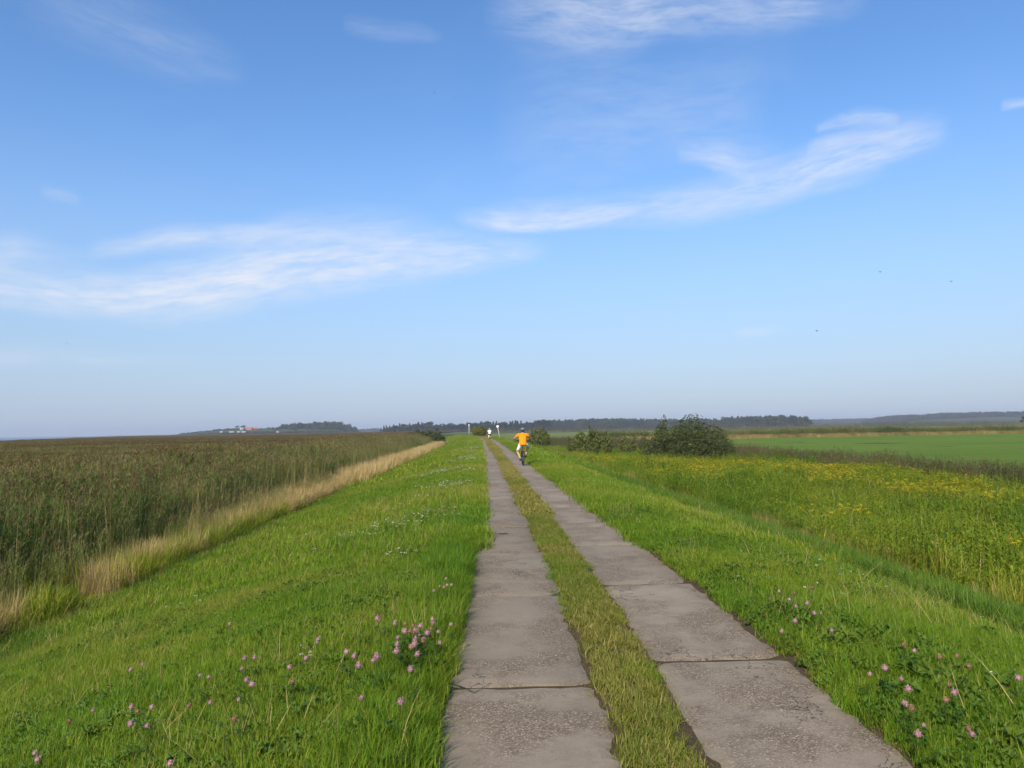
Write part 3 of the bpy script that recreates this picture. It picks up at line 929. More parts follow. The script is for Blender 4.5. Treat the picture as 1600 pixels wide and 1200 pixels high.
CL_I = [(1420, 1087), (1420, 1101), (1430, 1101), (1433, 1117), (1415, 1110), (1512, 1122), (1496, 1145), (1446, 1150), (1476, 1086), (1484, 1080), (1493, 1084), (1592, 1063)]
for pts, lab, grp in ((CL_A, 'pink clover flower in the dense cluster beside the left lane', 'dense clover cluster by the left lane'),
                      (CL_B, 'pink clover flower in the grass just below the dense left cluster', 'clover below the dense cluster'),
                      (CL_C, 'pale clover flower in the grass halfway between dense cluster and left slope', 'clover halfway down the left turf'),
                      (CL_D, 'pink clover flower scattered on the near left slope far from the track', 'clover on the near left slope'),
                      (CL_E, 'pale pink clover flower in the loose row along the middle of the left slope', 'clover row on the left slope'),
                      (CL_F, 'faded clover flower in the small bunch further up the left lane', 'faded clover bunch by the left lane'),
                      (CL_G, 'mauve clover flower in the cluster furthest up the right verge', 'far clover cluster on the right verge'),
                      (CL_H, 'pale clover flower scattered across the middle of the right verge', 'clover on the middle right verge'),
                      (CL_I, 'pink clover flower near the lower right corner of the right verge', 'clover in the lower right verge')):
    for (px, py) in pts: clover(px, py, lab, grp)


def umbel_mesh(name, seed, mat, h=.15, n=9, r=.016):
    """small flat flower cluster on a stalk"""
    rg = random.Random(seed); mb = MB()
    for _ in range(n):
        a = rg.uniform(0, 6.28); q = r * math.sqrt(rg.random())
        c = Vector((q * math.cos(a), q * math.sin(a), h + rg.uniform(-.006, .006)))
        leafshape(mb, c, (math.cos(a), math.sin(a), .15), .009, .009, rg.uniform(0, 1), .05, 0)
        leafshape(mb, c, (-math.cos(a), -math.sin(a), .15), .009, .009, rg.uniform(0, 1), .05, 0)
    nf = len(mb.f)
    mb.tube([(0, 0, 0), (0, 0, h)], .0016, 4, bc=.2)
    me = mb.mesh(name, mat); me.materials.append(M_CLOV)
    mi = np.zeros(len(me.polygons), np.int32); mi[nf:] = 1
    me.polygons.foreach_set('material_index', mi)
    return me


YARROW = [umbel_mesh('yarrow', 400 + i, M_WHT) for i in range(3)]
x, y, u = rand_pts(9000, -5.4, -1.35, 5, 70, 1.2)
k = in_view(x, y) & (vn(x, y, 1.5, 101) > np.interp(y, [6, 9, 14], [.86, .66, .58]) + .05 * np.abs(u + 2.2))
x, y = x[k], y[k]
scatter('white_flowers', YARROW, np.stack([x, y, gz(x, y)], -1), rng.uniform(0, 6.28, len(x)), np.interp(y, [6, 12, 30], [.7, 1.0, 1.5]) * rng.uniform(.8, 1.2, len(x)), rng.random(len(x)), 'tiny white yarrow flowers in the left slope grass', 'flowers', tilt=.15)
x, y, u = rand_pts(1300, 1.5, 5, 4, 40, 1.1)
k = in_view(x, y) & (vn(x, y, 1.3, 103) > .64)
x, y = x[k], y[k]
scatter('white_flowers', YARROW, np.stack([x, y, gz(x, y)], -1), rng.uniform(0, 6.28, len(x)), rng.uniform(.5, .9, len(x)), rng.random(len(x)), 'tiny white flowers in the right verge grass', 'flowers', tilt=.15)


# ------------------------------------------------------------------ reeds on the left
def reed_clump(name, seed, n=5, rad=.22, H=2.35, plume=True, lw=.024, pf=.30):
    rg = random.Random(seed); mb = MB(); mp = MB()
    for _ in range(n):
        r = rad * math.sqrt(rg.random()); a = rg.uniform(0, 6.28)
        x, y = r * math.cos(a), r * math.sin(a); h = H * rg.uniform(.78, 1.08)
        la = rg.gauss(.6, .9); le = rg.uniform(.02, .16)
        top = Vector((x + math.cos(la) * le * h, y + math.sin(la) * le * h, h))
        mid_ = Vector((x + math.cos(la) * le * h * .3, y + math.sin(la) * le * h * .3, h * .55))
        sb = rg.choice((.35, .6, 1.0, 1.2))
        mb.tube([(x, y, -.1), mid_, top], [.006, .005, .0035], 3, cap=False, bc=sb)
        for k in range(11):
            t = rg.uniform(.18, .96)
            b = Vector((x, y, 0)).lerp(mid_, t / .55) if t < .55 else mid_.lerp(top, (t - .55) / .45)
            b.z = h * t
            al = rg.uniform(0, 6.28); L = rg.uniform(.28, .55)
            bc = rg.uniform(.75, 1.2) if (t < .4 and rg.random() < .5) else rg.uniform(0, .6)
            d = Vector((math.cos(al), math.sin(al), rg.uniform(.5, 1.3))).normalized()
            s = Vector((-math.sin(al), math.cos(al), 0)) * (lw / 2)
            m1 = b + d * L * .5; tip = b + d * L * .85 + Vector((math.cos(al) * L * .22, math.sin(al) * L * .22, -L * .12))
            mb.add([b - s * .5, b + s * .5, m1 + s, m1 - s, tip], [(0, 1, 2, 3), (3, 2, 4)], bc)
        if plume and rg.random() < pf:
            pa = rg.gauss(.6, .7); L = rg.uniform(.20, .34)
            for j in range(9):
                t = j / 9
                c = top + Vector((math.cos(pa) * t * t * L * .5, math.sin(pa) * t * t * L * .5, t * L * .85 - .05))
                aa = rg.uniform(0, 6.28); ww = .055 * (1 - abs(t - .35))
                leafshape(mp, c, (math.cos(aa) * .6 + math.cos(pa) * .5, math.sin(aa) * .6 + math.sin(pa) * .5, .7), .13, ww * .75, rg.uniform(0, 1), .1, .2)
    me = mb.mesh(name, M_REED)
    if plume:
        nv = len(mb.v); me2 = MB(); me2.v = mb.v + mp.v; me2.f = mb.f + [tuple(i + nv for i in f) for f in mp.f]; me2.bc = mb.bc + mp.bc
        me = me2.mesh(name, M_REED); me.materials.append(M_PLUME)
        mi = np.zeros(len(me.polygons), np.int32); mi[len(mb.f):] = 1
        me.polygons.foreach_set('material_index', mi)
    return me


REEDS = [reed_clump('reed_clump', 500 + i) for i in range(6)]
PLUMES = [reed_clump('reed_clump', 520 + i, 7, .4, 2.3, True, .03, .8) for i in range(3)]


def reedfield(name, protos, n, u0, u1, y0, y1, s0, s1, tb, label, power=1.0, keep=None, z=None, hs=1.0, ramp=.58):
    x, y, u = rand_pts(n, u0, u1, y0, y1, power)
    k = in_view(x, y, .14)
    if keep is not None: k &= keep(x, y, u)
    x, y, u = x[k], y[k], u[k]
    tint = np.clip(tb + .75 * (vn(x, y, 2.4, 111) - .5) + .5 * (vn(x, y, 11.0, 113) - .5) + rng.normal(0, .08, len(x)), 0, 1)
    sc = (s0 + (s1 - s0) * rng.random(len(x))) * (.86 + .26 * vn(x, y, 3.0, 117)) * np.interp(u, [-13, -8.5], [1.0, ramp])
    zz = gz(x, y) if z is None else np.full(len(x), z)
    return scatter(name, protos, np.stack([x, y, zz], -1), rng.normal(0, .9, len(x)), sc, tint, label, 'reeds', tilt=.05, zs=sc * hs)


front = lambda x, y, u: u < -9.1 - 1.6 * vn(x, y, 2.0, 119)
reedfield('reeds', REEDS, 4500, -15, -8.4, 3, 45, .80, 1.04, .30, 'tall green brown reeds standing along the left dike foot', 1.0, front)
reedfield('reeds', REEDS, 6500, -16, -8.6, 43, 175, .85, 1.06, .42, 'tall reeds further along the left dike foot', 1.1, front)
reedfield('reeds', PLUMES, 7000, -60, -13.5, 6, 120, .66, .82, .50, 'brown reed plumes rising over the reed bed', 1.0)
reedfield('reeds', PLUMES, 5000, -150, -16, 90, 330, .68, .82, .5, 'distant reed plumes over the reed bed', 1.0)
reedfield('reeds', REEDS, 900, -10.2, -8.6, 3, 40, .5, .9, .55, 'shorter sunlit reeds in front of the tall reeds', 1.0, lambda x, y, u: vn(x, y, 1.8, 127) > .40, ramp=.5)
reedfield('reed_stalks', [tuft('stalk', 575 + i, 3, .3, 1.7, 2.5, .013, .10, M_TAN, .6, 3) for i in range(3)], 1500, -14, -9.2, 4, 90, .8, 1.05, .55, 'pale dead stalks standing among the tall reeds', 1.1, ramp=.7)
# dry straw fringe in front of the reeds
STRAW = [tuft('straw', 540 + i, 60, .16, .45, 1.05, .008, .22, M_TAN, .25, 3) for i in range(4)]
STRAWF = [tuft('straw', 545 + i, 60, .35, .45, 1.05, .020, .2, M_TAN, .25, 2) for i in range(3)]
turf('straw', STRAW, 4600, -10.2, -7.7, 5, 45, .45, 1.0, 'dry tan grass fringe between reeds and green slope', .45, 1.0,
     lambda x, y, u: (u < -7.75 - 1.0 * vn(x, y, 1.5, 121)) & (vn(x, y, 2.2, 123) > np.interp(y, [6, 14, 24], [.64, .53, .2])) & (u > np.interp(y, [6, 14, 30], [-8.4, -8.7, -9.9])), .08)
turf('straw', STRAWF, 3300, -10.2, -7.8, 43, 165, .65, 1.20, 'dry tan grass fringe further along the reeds', .5, 1.1, None, .08)
turf('straw', [tuft('straw', 549, 50, .2, .3, .8, .010, .35, M_HERB, .2, 3)], 2200, -10.0, -8.0, 4, 30, .6, 1.2, 'green undergrowth at the foot of the reeds', .45, 1.0, lambda x, y, u: vn(x, y, 1.6, 125) > .42, .1)


# ------------------------------------------------------------------ herb meadow on the right
def herb(name, seed, mat, h=.85, flower=None, nst=4, rad=.13):
    rg = random.Random(seed); mb = MB(); fl = MB()
    for _ in range(nst):
        x, y = rg.gauss(0, rad), rg.gauss(0, rad); hh = h * rg.uniform(.7, 1.1)
        tx, ty = x + rg.gauss(0, .07), y + rg.gauss(0, .07)
        mb.tube([(x, y, -.05), (tx, ty, hh)], [.005, .003], 3, cap=False, bc=rg.uniform(.3, .9))
        for k in range(15):
            t = rg.uniform(.08, .98); a = rg.uniform(0, 6.28)
            leafshape(mb, (x + (tx - x) * t, y + (ty - y) * t, hh * t), (math.cos(a), math.sin(a), rg.uniform(-.1, .9)), rg.uniform(.09, .20), rg.uniform(.016, .034), rg.uniform(0, .95), .2, .25)
        if flower:
            for k in range(12):
                a = rg.uniform(0, 6.28); q = rg.uniform(0, .075)
                c = (tx + q * math.cos(a), ty + q * math.sin(a), hh + rg.uniform(-.03, .03))
                leafshape(fl, c, (math.cos(a), math.sin(a), .2), .031, .027, rg.uniform(0, 1), .05, 0)
                leafshape(fl, c, (-math.cos(a), -math.sin(a), .2), .031, .027, rg.uniform(0, 1), .05, 0)
    m2 = MB(); nv = len(mb.v); m2.v = mb.v + fl.v; m2.f = mb.f + [tuple(i + nv for i in f) for f in fl.f]; m2.bc = mb.bc + fl.bc
    me = m2.mesh(name, mat)
    if flower:
        me.materials.append(flower); mi = np.zeros(len(me.polygons), np.int32); mi[len(mb.f):] = 1
        me.polygons.foreach_set('material_index', mi)
    return me


HERB = [herb('herb', 600 + i, M_HERB) for i in range(5)]
GOLD = [herb('goldenrod', 610 + i, M_HERB, .98, M_YEL) for i in range(4)]
HGRASS = [tuft('tall_grass', 620 + i, 50, .2, .35, .85, .009, .4, M_HERB, .3, 3) for i in range(3)]
DITCH = [herb('ditch_plant', 630 + i, M_DITCH, 1.05, None, 6, .25) for i in range(4)]


def meadow(name, protos, n, u0, u1, y0, y1, s0, s1, tb, label, power=1.0, keep=None, tn=.8):
    x, y, u = rand_pts(n, u0, u1, y0, y1, power)
    k = in_view(x, y, .14)
    if keep is not None: k &= keep(x, y, u)
    x, y, u = x[k], y[k], u[k]
    tint = np.clip(tb + 1.3 * tn * (vn(x, y, 1.4, 131) * .7 + vn(x, y, 7.0, 133) * .5 - .6) + rng.normal(0, .09, len(x)), 0, 1)
    sc = (s0 + (s1 - s0) * rng.random(len(x))) * (.75 + .5 * vn(x, y, 2.2, 137))
    return scatter(name, protos, np.stack([x, y, gz(x, y)], -1), rng.uniform(0, 6.28, len(x)), sc, tint, label, 'weeds', tilt=.10)


edge_m = lambda x, y, u: u > 6.0 + 1.6 * (vn(x, y, 2.2, 141) - .3)
meadow('meadow_herbs', HERB, 9000, 5.6, 24, 4, 45, .65, 1.10, .48, 'leafy green weeds covering the meadow right of the dike', 1.0, edge_m)
meadow('meadow_herbs', HERB, 5200, 6.2, 24, 43, 110, .65, 1.0, .55, 'leafy weeds of the meadow further away', 1.1, edge_m)
BIGH = [herb('herb', 606 + i, M_HERB, 1.0, None, 7, .2) for i in range(3)]
meadow('meadow_herbs', BIGH, 3400, 6.6, 22, 5, 60, .85, 1.35, .36, 'taller dark leafy clumps in the meadow', 1.0, lambda x, y, u: vn(x, y, 2.8, 139) > .54)
meadow('meadow_grass', HGRASS, 5200, 5.7, 24, 4, 60, .7, 1.2, .60, 'tall rank grass among the meadow weeds', 1.0, edge_m)
meadow('yellow_flowers', GOLD, 4600, 7.0, 22, 10, 48, .65, .95, .5, 'yellow flowering weeds in the right meadow', 1.0,
       lambda x, y, u: (vn(x, y, 4.2, 143) > np.interp(y, [10, 24, 34], [.73, .58, .46])) & (u > 7))
meadow('yellow_flowers', GOLD, 3200, 7.2, 21, 36, 66, .62, .92, .5, 'dense band of yellow flowers below the bushes', 1.1, lambda x, y, u: vn(x, y, 5.0, 147) > .40)
meadow('tan_grass', STRAW, 900, 5.9, 8.4, 8, 80, .4, .75, .4, 'dry tan grass patches along the right slope foot', 1.1, lambda x, y, u: vn(x, y, 2.6, 149) > .52)
meadow('dead_stalks', [tuft('stalk', 655, 3, .1, .8, 1.3, .010, .12, M_TAN, .9, 3)], 420, 7, 20, 8, 50, .8, 1.2, .8, 'pale dead stalks in the meadow')
meadow('ditch_plants', DITCH, 2600, 21.5, 26.5, 14, 150, .95, 1.45, .45, 'brown ragged plants along the ditch beside the green field', 1.2)
meadow('ditch_plants', DITCH, 1200, 12, 26, 95, 180, 1.0, 1.5, .35, 'brown plants behind the bushes', 1.0)
# far reed lines across the fields
def reedline(n, xa, xb, yfun, label, protos, s0, s1, tb, wid=5.0):
    x = rng.uniform(xa, xb, n); y = yfun(x) + rng.normal(0, wid / 2, n)
    sc = rng.uniform(s0, s1, n) * (.75 + .5 * vn(x, y, 9.0, 151))
    tint = np.clip(tb + .8 * (vn(x, y, 8.0, 153) - .5) + rng.normal(0, .1, n), 0, 1)
    return scatter('reeds', protos, np.stack([x, y, gz(x, y)], -1), rng.uniform(0, 6.28, n), sc, tint, label, 'reeds', tilt=.05)


FREED = [reed_clump('reed_clump', 560 + i, 8, .7, 1.9, True, .05, .7) for i in range(3)]
reedline(3200, 20, 210, lambda x: 190 + .10 * x, 'reed line along the far side of the green field', FREED, .8, 1.15, .55, 4.0)
FSTRAW = [tuft('straw', 570 + i, 60, .8, .5, 1.1, .05, .2, M_TAN, .25, 2) for i in range(2)]
reedline(1500, 20, 210, lambda x: 186 + .10 * x, 'straw coloured foot of the far reed line', FSTRAW, .7, 1.3, .25, 2.5)
FDITCH = [herb('ditch_plant', 680 + i, M_DITCH, 1.6, None, 14, .9) for i in range(2)]
reedline(900, -25, 420, lambda x: 575 + 8 * np.sin(x * .02), 'distant brown hedge line across the pasture', FDITCH, 1.6, 2.4, .4, 8)
reedline(900, -120, 820, lambda x: 945 - .05 * x, 'far scrub line in front of the woods', FDITCH, 2.0, 3.6, .3, 20)

# ------------------------------------------------------------------ bushes
M_BUSH = leaf_mat('willow leaves', [(0.0, (.046, .062, .016)), (0.4, (.095, .120, .028)), (0.75, (.175, .185, .050)), (1.0, (.29, .28, .10))], 0.35, .5, .3)
M_BUSHL = leaf_mat('light shrub leaves', [(0.0, (.090, .120, .024)), (0.5, (.165, .185, .042)), (1.0, (.30, .28, .09))], 0.35)
M_BUSHY = leaf_mat('yellow green shrub leaves', [(0.0, (.12, .14, .018)), (0.5, (.19, .19, .03)), (1.0, (.28, .24, .05))], 0.35)
M_BARK = plain('bark', (.070, .055, .042), 0.9, 0.3, 25.0)


def bush(name, lobes, nleaf, lsize, mat, loc, label, seed, sprigs=10):
    """lobes: (x, y, z, rx, ry, rz) in metres about the foot"""
    rg = np.random.default_rng(seed); e = empty(name, loc)
    vols = np.array([(l[3] * l[4] * l[5]) ** .67 for l in lobes]); vols /= vols.sum()
    cnt = (vols * nleaf).astype(int)
    cs, bcs = [], []
    for li, (l, c) in enumerate(zip(lobes, cnt)):
        d = rg.normal(size=(c, 3)); d /= np.linalg.norm(d, axis=1)[:, None]
        clump = .68 + .52 * vn(d[:, 0] * 3 + li * 7, d[:, 1] * 3 + d[:, 2] * 5, .7, seed)
        r = (1 - .55 * rg.random(c) ** 1.6) * clump
        p = np.array(l[:3]) + d * np.array(l[3:6]) * r[:, None]
        cs.append(p); bcs.append(np.clip(.45 + .7 * (vn(p[:, 0], p[:, 1] + p[:, 2] * 2.1, .8, seed + 3) - .5) + rg.normal(0, .16, c), 0, 1.2))
    for s in range(sprigs):
        l = lobes[rg.integers(len(lobes))]
        b = np.array(l[:3]) + np.array([rg.normal(0, l[3] * .5), rg.normal(0, l[4] * .5), l[5] * .8])
        t = np.linspace(0, 1, 26)[:, None]
        p = b + t * np.array([rg.normal(0, .3), rg.normal(0, .2), rg.uniform(.25, .8)]) + rg.normal(0, .05, (26, 3))
        cs.append(p); bcs.append(rg.uniform(0, .8, 26))
    P = np.concatenate(cs); B = np.concatenate(bcs)
    k = P[:, 2] > .03; P, B = P[k], B[k]
    n = len(P)
    d = rg.normal(size=(n, 3)); d /= np.linalg.norm(d, axis=1)[:, None]
    a = np.cross(d, rg.normal(size=(n, 3))); a /= np.linalg.norm(a, axis=1)[:, None]
    s = lsize * rg.uniform(.6, 1.4, n)[:, None]
    v = np.stack([P - d * s, P + a * s * .38, P + d * s, P - a * s * .38], 1).reshape(-1, 3)
    me = np_mesh('foliage', v, np.arange(4 * n).reshape(-1, 4), mat, {'bc': np.repeat(B * 1.6, 4)}, smooth=False)
    link(bpy.data.objects.new('foliage', me), e)
    mb = MB()
    for l in lobes:
        for q in range(3):
            tx, ty, tz = l[0] + rg.normal(0, l[3] * .35), l[1] + rg.normal(0, l[4] * .35), l[2] + l[5] * rg.uniform(.2, .75)
            mb.tube([(l[0] * .75, l[1] * .7, -.1), (l[0] * .9 + (tx - l[0]) * .3, l[1] * .85, tz * .5), (tx, ty, tz)], [.05, .035, .012], 5)
    mb.build('branches', M_BARK, e)
    tag(e, label, 'bush')
    return e


def foot(px, py, Y):
    p = at_y(px, py, Y)
    return (p.x, Y, gz1(p.x, Y) - .05)


# local x spans: pixel offset * Y / 1200
def px_lobes(cx, Y, rows, base_z):
    out = []
    for (px, ytop, hw, dy) in rows:
        p = at_y(px, ytop, Y); c = at_y(cx, ytop, Y)
        h = p.z - base_z
        out.append((p.x - c.x, dy, h * .52, hw * Y / F_PX, hw * Y / F_PX * .85, h * .50))
    return out


Y = 70.0; f = foot(1072, 700, Y)
bush('willow_bush', px_lobes(1072, Y, [(1085, 648, 22, 0), (1068, 655, 18, .9), (1104, 660, 20, .3), (1122, 669, 16, .2), (1030, 672, 18, -.4), (1137, 684, 10, -.2), (1008, 681, 11, 0), (1052, 666, 22, -.6), (1078, 672, 26, -1.2), (1102, 682, 26, -1.8), (1042, 649, 8, .8), (1036, 660, 12, .9), (1018, 690, 16, -1.2), (1128, 692, 16, -1.4), (1060, 688, 26, -1.9)], f[2]), 21000, .10, M_BUSH, f,
     'large dark round bush standing right of the track', 701, 7)
Y = 84.0; f = foot(940, 700, Y)
bush('shrub', px_lobes(940, Y, [(928, 669, 13, 0), (908, 674, 12, .4), (948, 680, 10, -.4), (976, 684, 8, .3), (892, 687, 7, 0), (920, 690, 13, -1.0), (990, 688, 7, .5)], f[2]), 6500, .13, M_BUSHL, f,
     'low broad grey green shrub between the track and the large dark bush', 703, 8)
Y = 125.0; f = foot(842, 688, Y)
bush('shrub', px_lobes(842, Y, [(846, 667, 10, 0), (836, 672, 10, .3), (852, 674, 9, -.3), (844, 679, 16, -.6)], f[2]), 3600, .16, M_BUSHL, f,
     'small shrub just right of the cyclist in orange', 705, 5)
Y = 150.0; f = foot(662, 692, Y)
bush('willow_bush', px_lobes(662, Y, [(670, 671.5, 17, 0), (652, 672.5, 16, .4), (683, 674, 13, -.4), (636, 677, 12, 0), (662, 679, 28, -1.0), (690, 681, 9, -.6)], f[2]), 6000, .20, M_BUSH, f,
     'dark bush at the far end of the straw fringe left of the track', 707, 6)
Y = 190.0; f = foot(748, 674, Y)
bush('shrub', px_lobes(748, Y, [(750, 664.5, 7, 0), (743, 667, 6, .3), (757, 669, 5, 0), (748, 669, 10, -.5)], gz1(f[0], Y)), 2600, .20, M_BUSHY, f,
     'small yellow green shrub at the far end of the track', 709, 3)

# ------------------------------------------------------------------ distant trees and woods
M_TREE = leaf_mat('tree leaves', [(0.0, (.016, .028, .010)), (0.5, (.030, .046, .014)), (1.0, (.060, .075, .024))], 0.25)


def tree_meshes(seed, H, cw, shape, nleaf=420):
    rg = np.random.default_rng(seed)
    lobes = []
    if shape == 'broad':
        for i in range(7): lobes.append((rg.normal(0, cw * .24), rg.normal(0, cw * .24), H * rg.uniform(.45, .85), cw * rg.uniform(.18, .32), cw * rg.uniform(.18, .32), H * rg.uniform(.10, .19)))
    elif shape == 'narrow':
        for i in range(6): lobes.append((rg.normal(0, cw * .08), rg.normal(0, cw * .08), H * (.2 + .14 * i), cw * .4 * (1 - .10 * i), cw * .4 * (1 - .10 * i), H * .13))
    else:
        for i in range(6):
            t = i / 5; lobes.append((rg.normal(0, cw * .07), rg.normal(0, cw * .07), H * (.28 + .66 * t), cw * .5 * (1.05 - .85 * t), cw * .5 * (1.05 - .85 * t), H * .10))
    P = []
    for l in lobes:
        c = nleaf // len(lobes)
        d = rg.normal(size=(c, 3)); d /= np.linalg.norm(d, axis=1)[:, None]
        P.append(np.array(l[:3]) + d * np.array(l[3:6]) * (1 - .5 * rg.random(c)[:, None] ** 2))
    P = np.concatenate(P); n = len(P)
    d = rg.normal(size=(n, 3)); d /= np.linalg.norm(d, axis=1)[:, None]
    a = np.cross(d, rg.normal(size=(n, 3))); a /= np.linalg.norm(a, axis=1)[:, None]
    s = H * .05 * rg.uniform(.6, 1.5, n)[:, None]
    v = np.stack([P - d * s, P + a * s * .7, P + d * s, P - a * s * .7], 1).reshape(-1, 3)
    crown = np_mesh('crown', v, np.arange(4 * n).reshape(-1, 4), M_TREE, {'bc': np.repeat(rg.uniform(0, 1.3, n), 4)}, smooth=False)
    mb = MB(); mb.tube([(0, 0, -.6), (0, 0, H * .4), (H * .01, 0, H * .8)], [H * .022, H * .016, H * .006], 6)
    for q in range(5):
        an = rg.uniform(0, 6.28); z = H * rg.uniform(.3, .6)
        mb.tube([(0, 0, z), (math.cos(an) * cw * .3, math.sin(an) * cw * .3, z + H * .2)], [H * .010, H * .004], 4)
    return mb.mesh('trunk', M_BARK), crown


KINDS = {s: [tree_meshes(800 + 10 * j + i, 10.0, w, s) for i in range(3)] for j, (s, w) in enumerate((('broad', 9.0), ('narrow', 3.6), ('spire', 5.0)))}
TOPS = [(594, 669), (600, 665), (612, 663.5), (635, 662), (655, 659.8), (674, 659), (688, 663), (697, 662), (704, 658), (712, 660), (722, 661.5), (735, 658.5), (753, 657.5), (765, 658.5), (779, 657.5), (790, 658), (799, 657), (812, 657), (820, 659), (830, 657), (838, 655.5), (862, 656.5)]
tx_ = 595.0
rt_ = random.Random(12)
while tx_ < 864:
    top = np.interp(tx_, [t[0] for t in TOPS], [t[1] for t in TOPS]) + rt_.uniform(-1.0, 1.6)
    Yt = 1000 + rt_.uniform(-60, 60)
    kind = rt_.choices(('broad', 'narrow', 'spire'), (.62, .2, .18))[0]
    if 793 < tx_ < 815: kind = 'narrow'
    p = at_y(tx_, top, Yt); zb = -1.6
    H = max(4.0, p.z - zb)
    st, cr = KINDS[kind][rt_.randrange(3)]
    e = empty('tree', (p.x, Yt, zb), rt_.uniform(0, 6.28))
    e.scale = (H / 10 * rt_.uniform(.85, 1.15),) * 2 + (H / 10,)
    link(bpy.data.objects.new('trunk', st), e); link(bpy.data.objects.new('crown', cr), e)
    part_ = [w for lim, w in ((640, 'at the left end of the far row'), (694, 'in the far row behind the dark left bush'), (731, 'in the far row just left of the marker post'), (764, 'in the far row above the yellow green shrub'), (796, 'in the far row behind the round white sign'), (900, 'in the far row behind the orange cyclist')) if tx_ < lim][0]
    size_ = 'tall ' if H > 10.5 else ('low ' if H < 8.0 else '')
    tag(e, size_ + {'broad': 'round crowned tree ', 'narrow': 'slender upright tree ', 'spire': 'pointed conifer '}[kind] + part_, 'tree', 'trees of the distant row behind the track')
    tx_ += rt_.uniform(3.2, 7.0)

WOODT = []
for k_ in ('broad', 'broad', 'spire'):
    for st, cr in KINDS[k_][:2]:
        me = cr.copy(); WOODT.append(me)


def wood(name, pts, depth, dens, label, hmin=6.0, hmax=14.0, hill=None):
    """pts: (x px, top y px, Y): the skyline of a wood; trees fill the ground behind it"""
    x_, top_, Y_ = [np.array(c, float) for c in zip(*pts)]
    X = np.array([at_y(a, b, c).x for a, b, c in zip(x_, top_, Y_)]); Z = np.array([at_y(a, b, c).z for a, b, c in zip(x_, top_, Y_)])
    o = np.argsort(X); X, Z, Yb = X[o], Z[o], Y_[o]
    n = int((X[-1] - X[0]) * depth * dens)
    x = rng.uniform(X[0], X[-1], n); dpt = rng.random(n) * depth
    y = np.interp(x, X, Yb) + dpt
    topz = np.interp(x, X, Z) * (1 + dpt / np.interp(x, X, Yb))
    H = np.clip(topz + 1.6, 3, None) * rng.uniform(.78, 1.02, n)
    Hc = np.clip(H, 3, hmax)
    z = -1.6 + (H - Hc) - .30 * Hc
    s = Hc * 1.30 / 10
    return scatter(name, WOODT, np.stack([x, y, z], -1), rng.uniform(0, 6.28, n), s, rng.uniform(.1, .9, n), label, 'wood', zs=s)


M_HILL = m_field('far hillside', (.028, .040, .014), (.038, .05, .018), (.055, .062, .024), (.01, .01, 1))


def hill(name, pts, depth, drop, label):
    """low hill under a wood or village: pts (x px, y px of the ridge, Y)"""
    x_, t_, Y_ = [np.array(c, float) for c in zip(*pts)]
    X = np.array([at_y(a, b, c).x for a, b, c in zip(x_, t_, Y_)]); Z = np.array([at_y(a, b, c).z for a, b, c in zip(x_, t_, Y_)])
    n = 60; xs = np.linspace(X[0], X[-1], n); zs = np.interp(xs, X, Z) - drop; yb = np.interp(xs, X, Y_)
    prof = np.array([0, .35, .75, 1, 1, .8, .4, 0.0]); pd = np.array([-.55, -.4, -.2, 0, .4, .8, 1.2, 1.6])
    XX = np.repeat(xs[:, None], 8, 1); YY = yb[:, None] + pd * depth
    ZZ = -1.9 + (np.maximum(zs[:, None], -1.9) + 1.9) * prof
    o = link(bpy.data.objects.new(name, grid_mesh(name, XX, YY, ZZ, M_HILL)))
    return tag(o, label, kind='structure')


hill('hill', [(262, 679, 1250), (300, 676, 1250), (330, 672.5, 1250), (370, 670, 1250), (420, 668.5, 1250), (470, 667, 1250), (530, 669, 1250), (548, 673, 1250)], 90, 1.0, 'low hill with village and wood at the left horizon')
wood('wood', [(424, 669, 1235), (432, 662.5, 1235), (460, 661, 1235), (474, 662.5, 1235), (485, 659.3, 1235), (505, 658.8, 1235), (516, 661.5, 1235), (521, 665, 1235), (535, 667, 1235), (540, 670.5, 1235)], 110, .020, 'dense dark wood on the low hill at the left', hmax=15)
wood('wood', [(268, 678.5, 1260), (290, 675, 1260), (320, 672.5, 1260), (340, 669.5, 1260), (372, 668.5, 1260), (390, 671, 1260), (410, 667.5, 1260), (424, 668, 1260)], 80, .03, 'scattered low trees around the hill village', hmax=5)
wood('wood', [(285, 679, 1185), (330, 676, 1185), (380, 674.5, 1185), (424, 673.5, 1185), (500, 672.5, 1185), (545, 674, 1185)], 40, .035, 'dark scrub covering the foot of the village hill', hmax=4)
wood('wood', [(545, 671, 2400), (575, 669, 2400), (600, 669, 2400)], 100, .006, 'faint low tree line left of the dark row')
wood('wood', [(600, 667.5, 1060), (660, 665.5, 1060), (720, 664.5, 1060), (790, 662.5, 1060), (865, 661.0, 1060)], 60, .022, 'dark undergrowth mass of the distant tree row', hmax=9)
wood('wood', [(850, 657, 1250), (880, 656, 1250), (920, 654.5, 1250), (960, 653, 1250), (1000, 654, 1250), (1040, 655, 1250), (1090, 654.5, 1250), (1112, 653.5, 1250), (1132, 656, 1250), (1150, 657.5, 1250)], 120, .018, 'long blue green wood behind the large bush', hmax=14)
wood('wood', [(1152, 655, 1120), (1160, 650.5, 1120), (1200, 650.0, 1120), (1240, 648.5, 1120), (1262, 650.5, 1120), (1268, 655, 1120)], 90, .022, 'dark compact wood right of the large bush', hmax=13)
wood('wood', [(1262, 655.5, 2600), (1300, 654.5, 2600), (1350, 653.5, 2600), (1400, 652, 2600), (1440, 651, 2600)], 160, .006, 'pale blue far tree line at the right horizon', hmax=16)
HP = [(1405, 655, 1800), (1430, 650, 1800), (1450, 647.5, 1800), (1490, 646, 1800), (1540, 643.5, 1800), (1600, 642.5, 1800), (1700, 642, 1800), (1800, 643, 1800)]
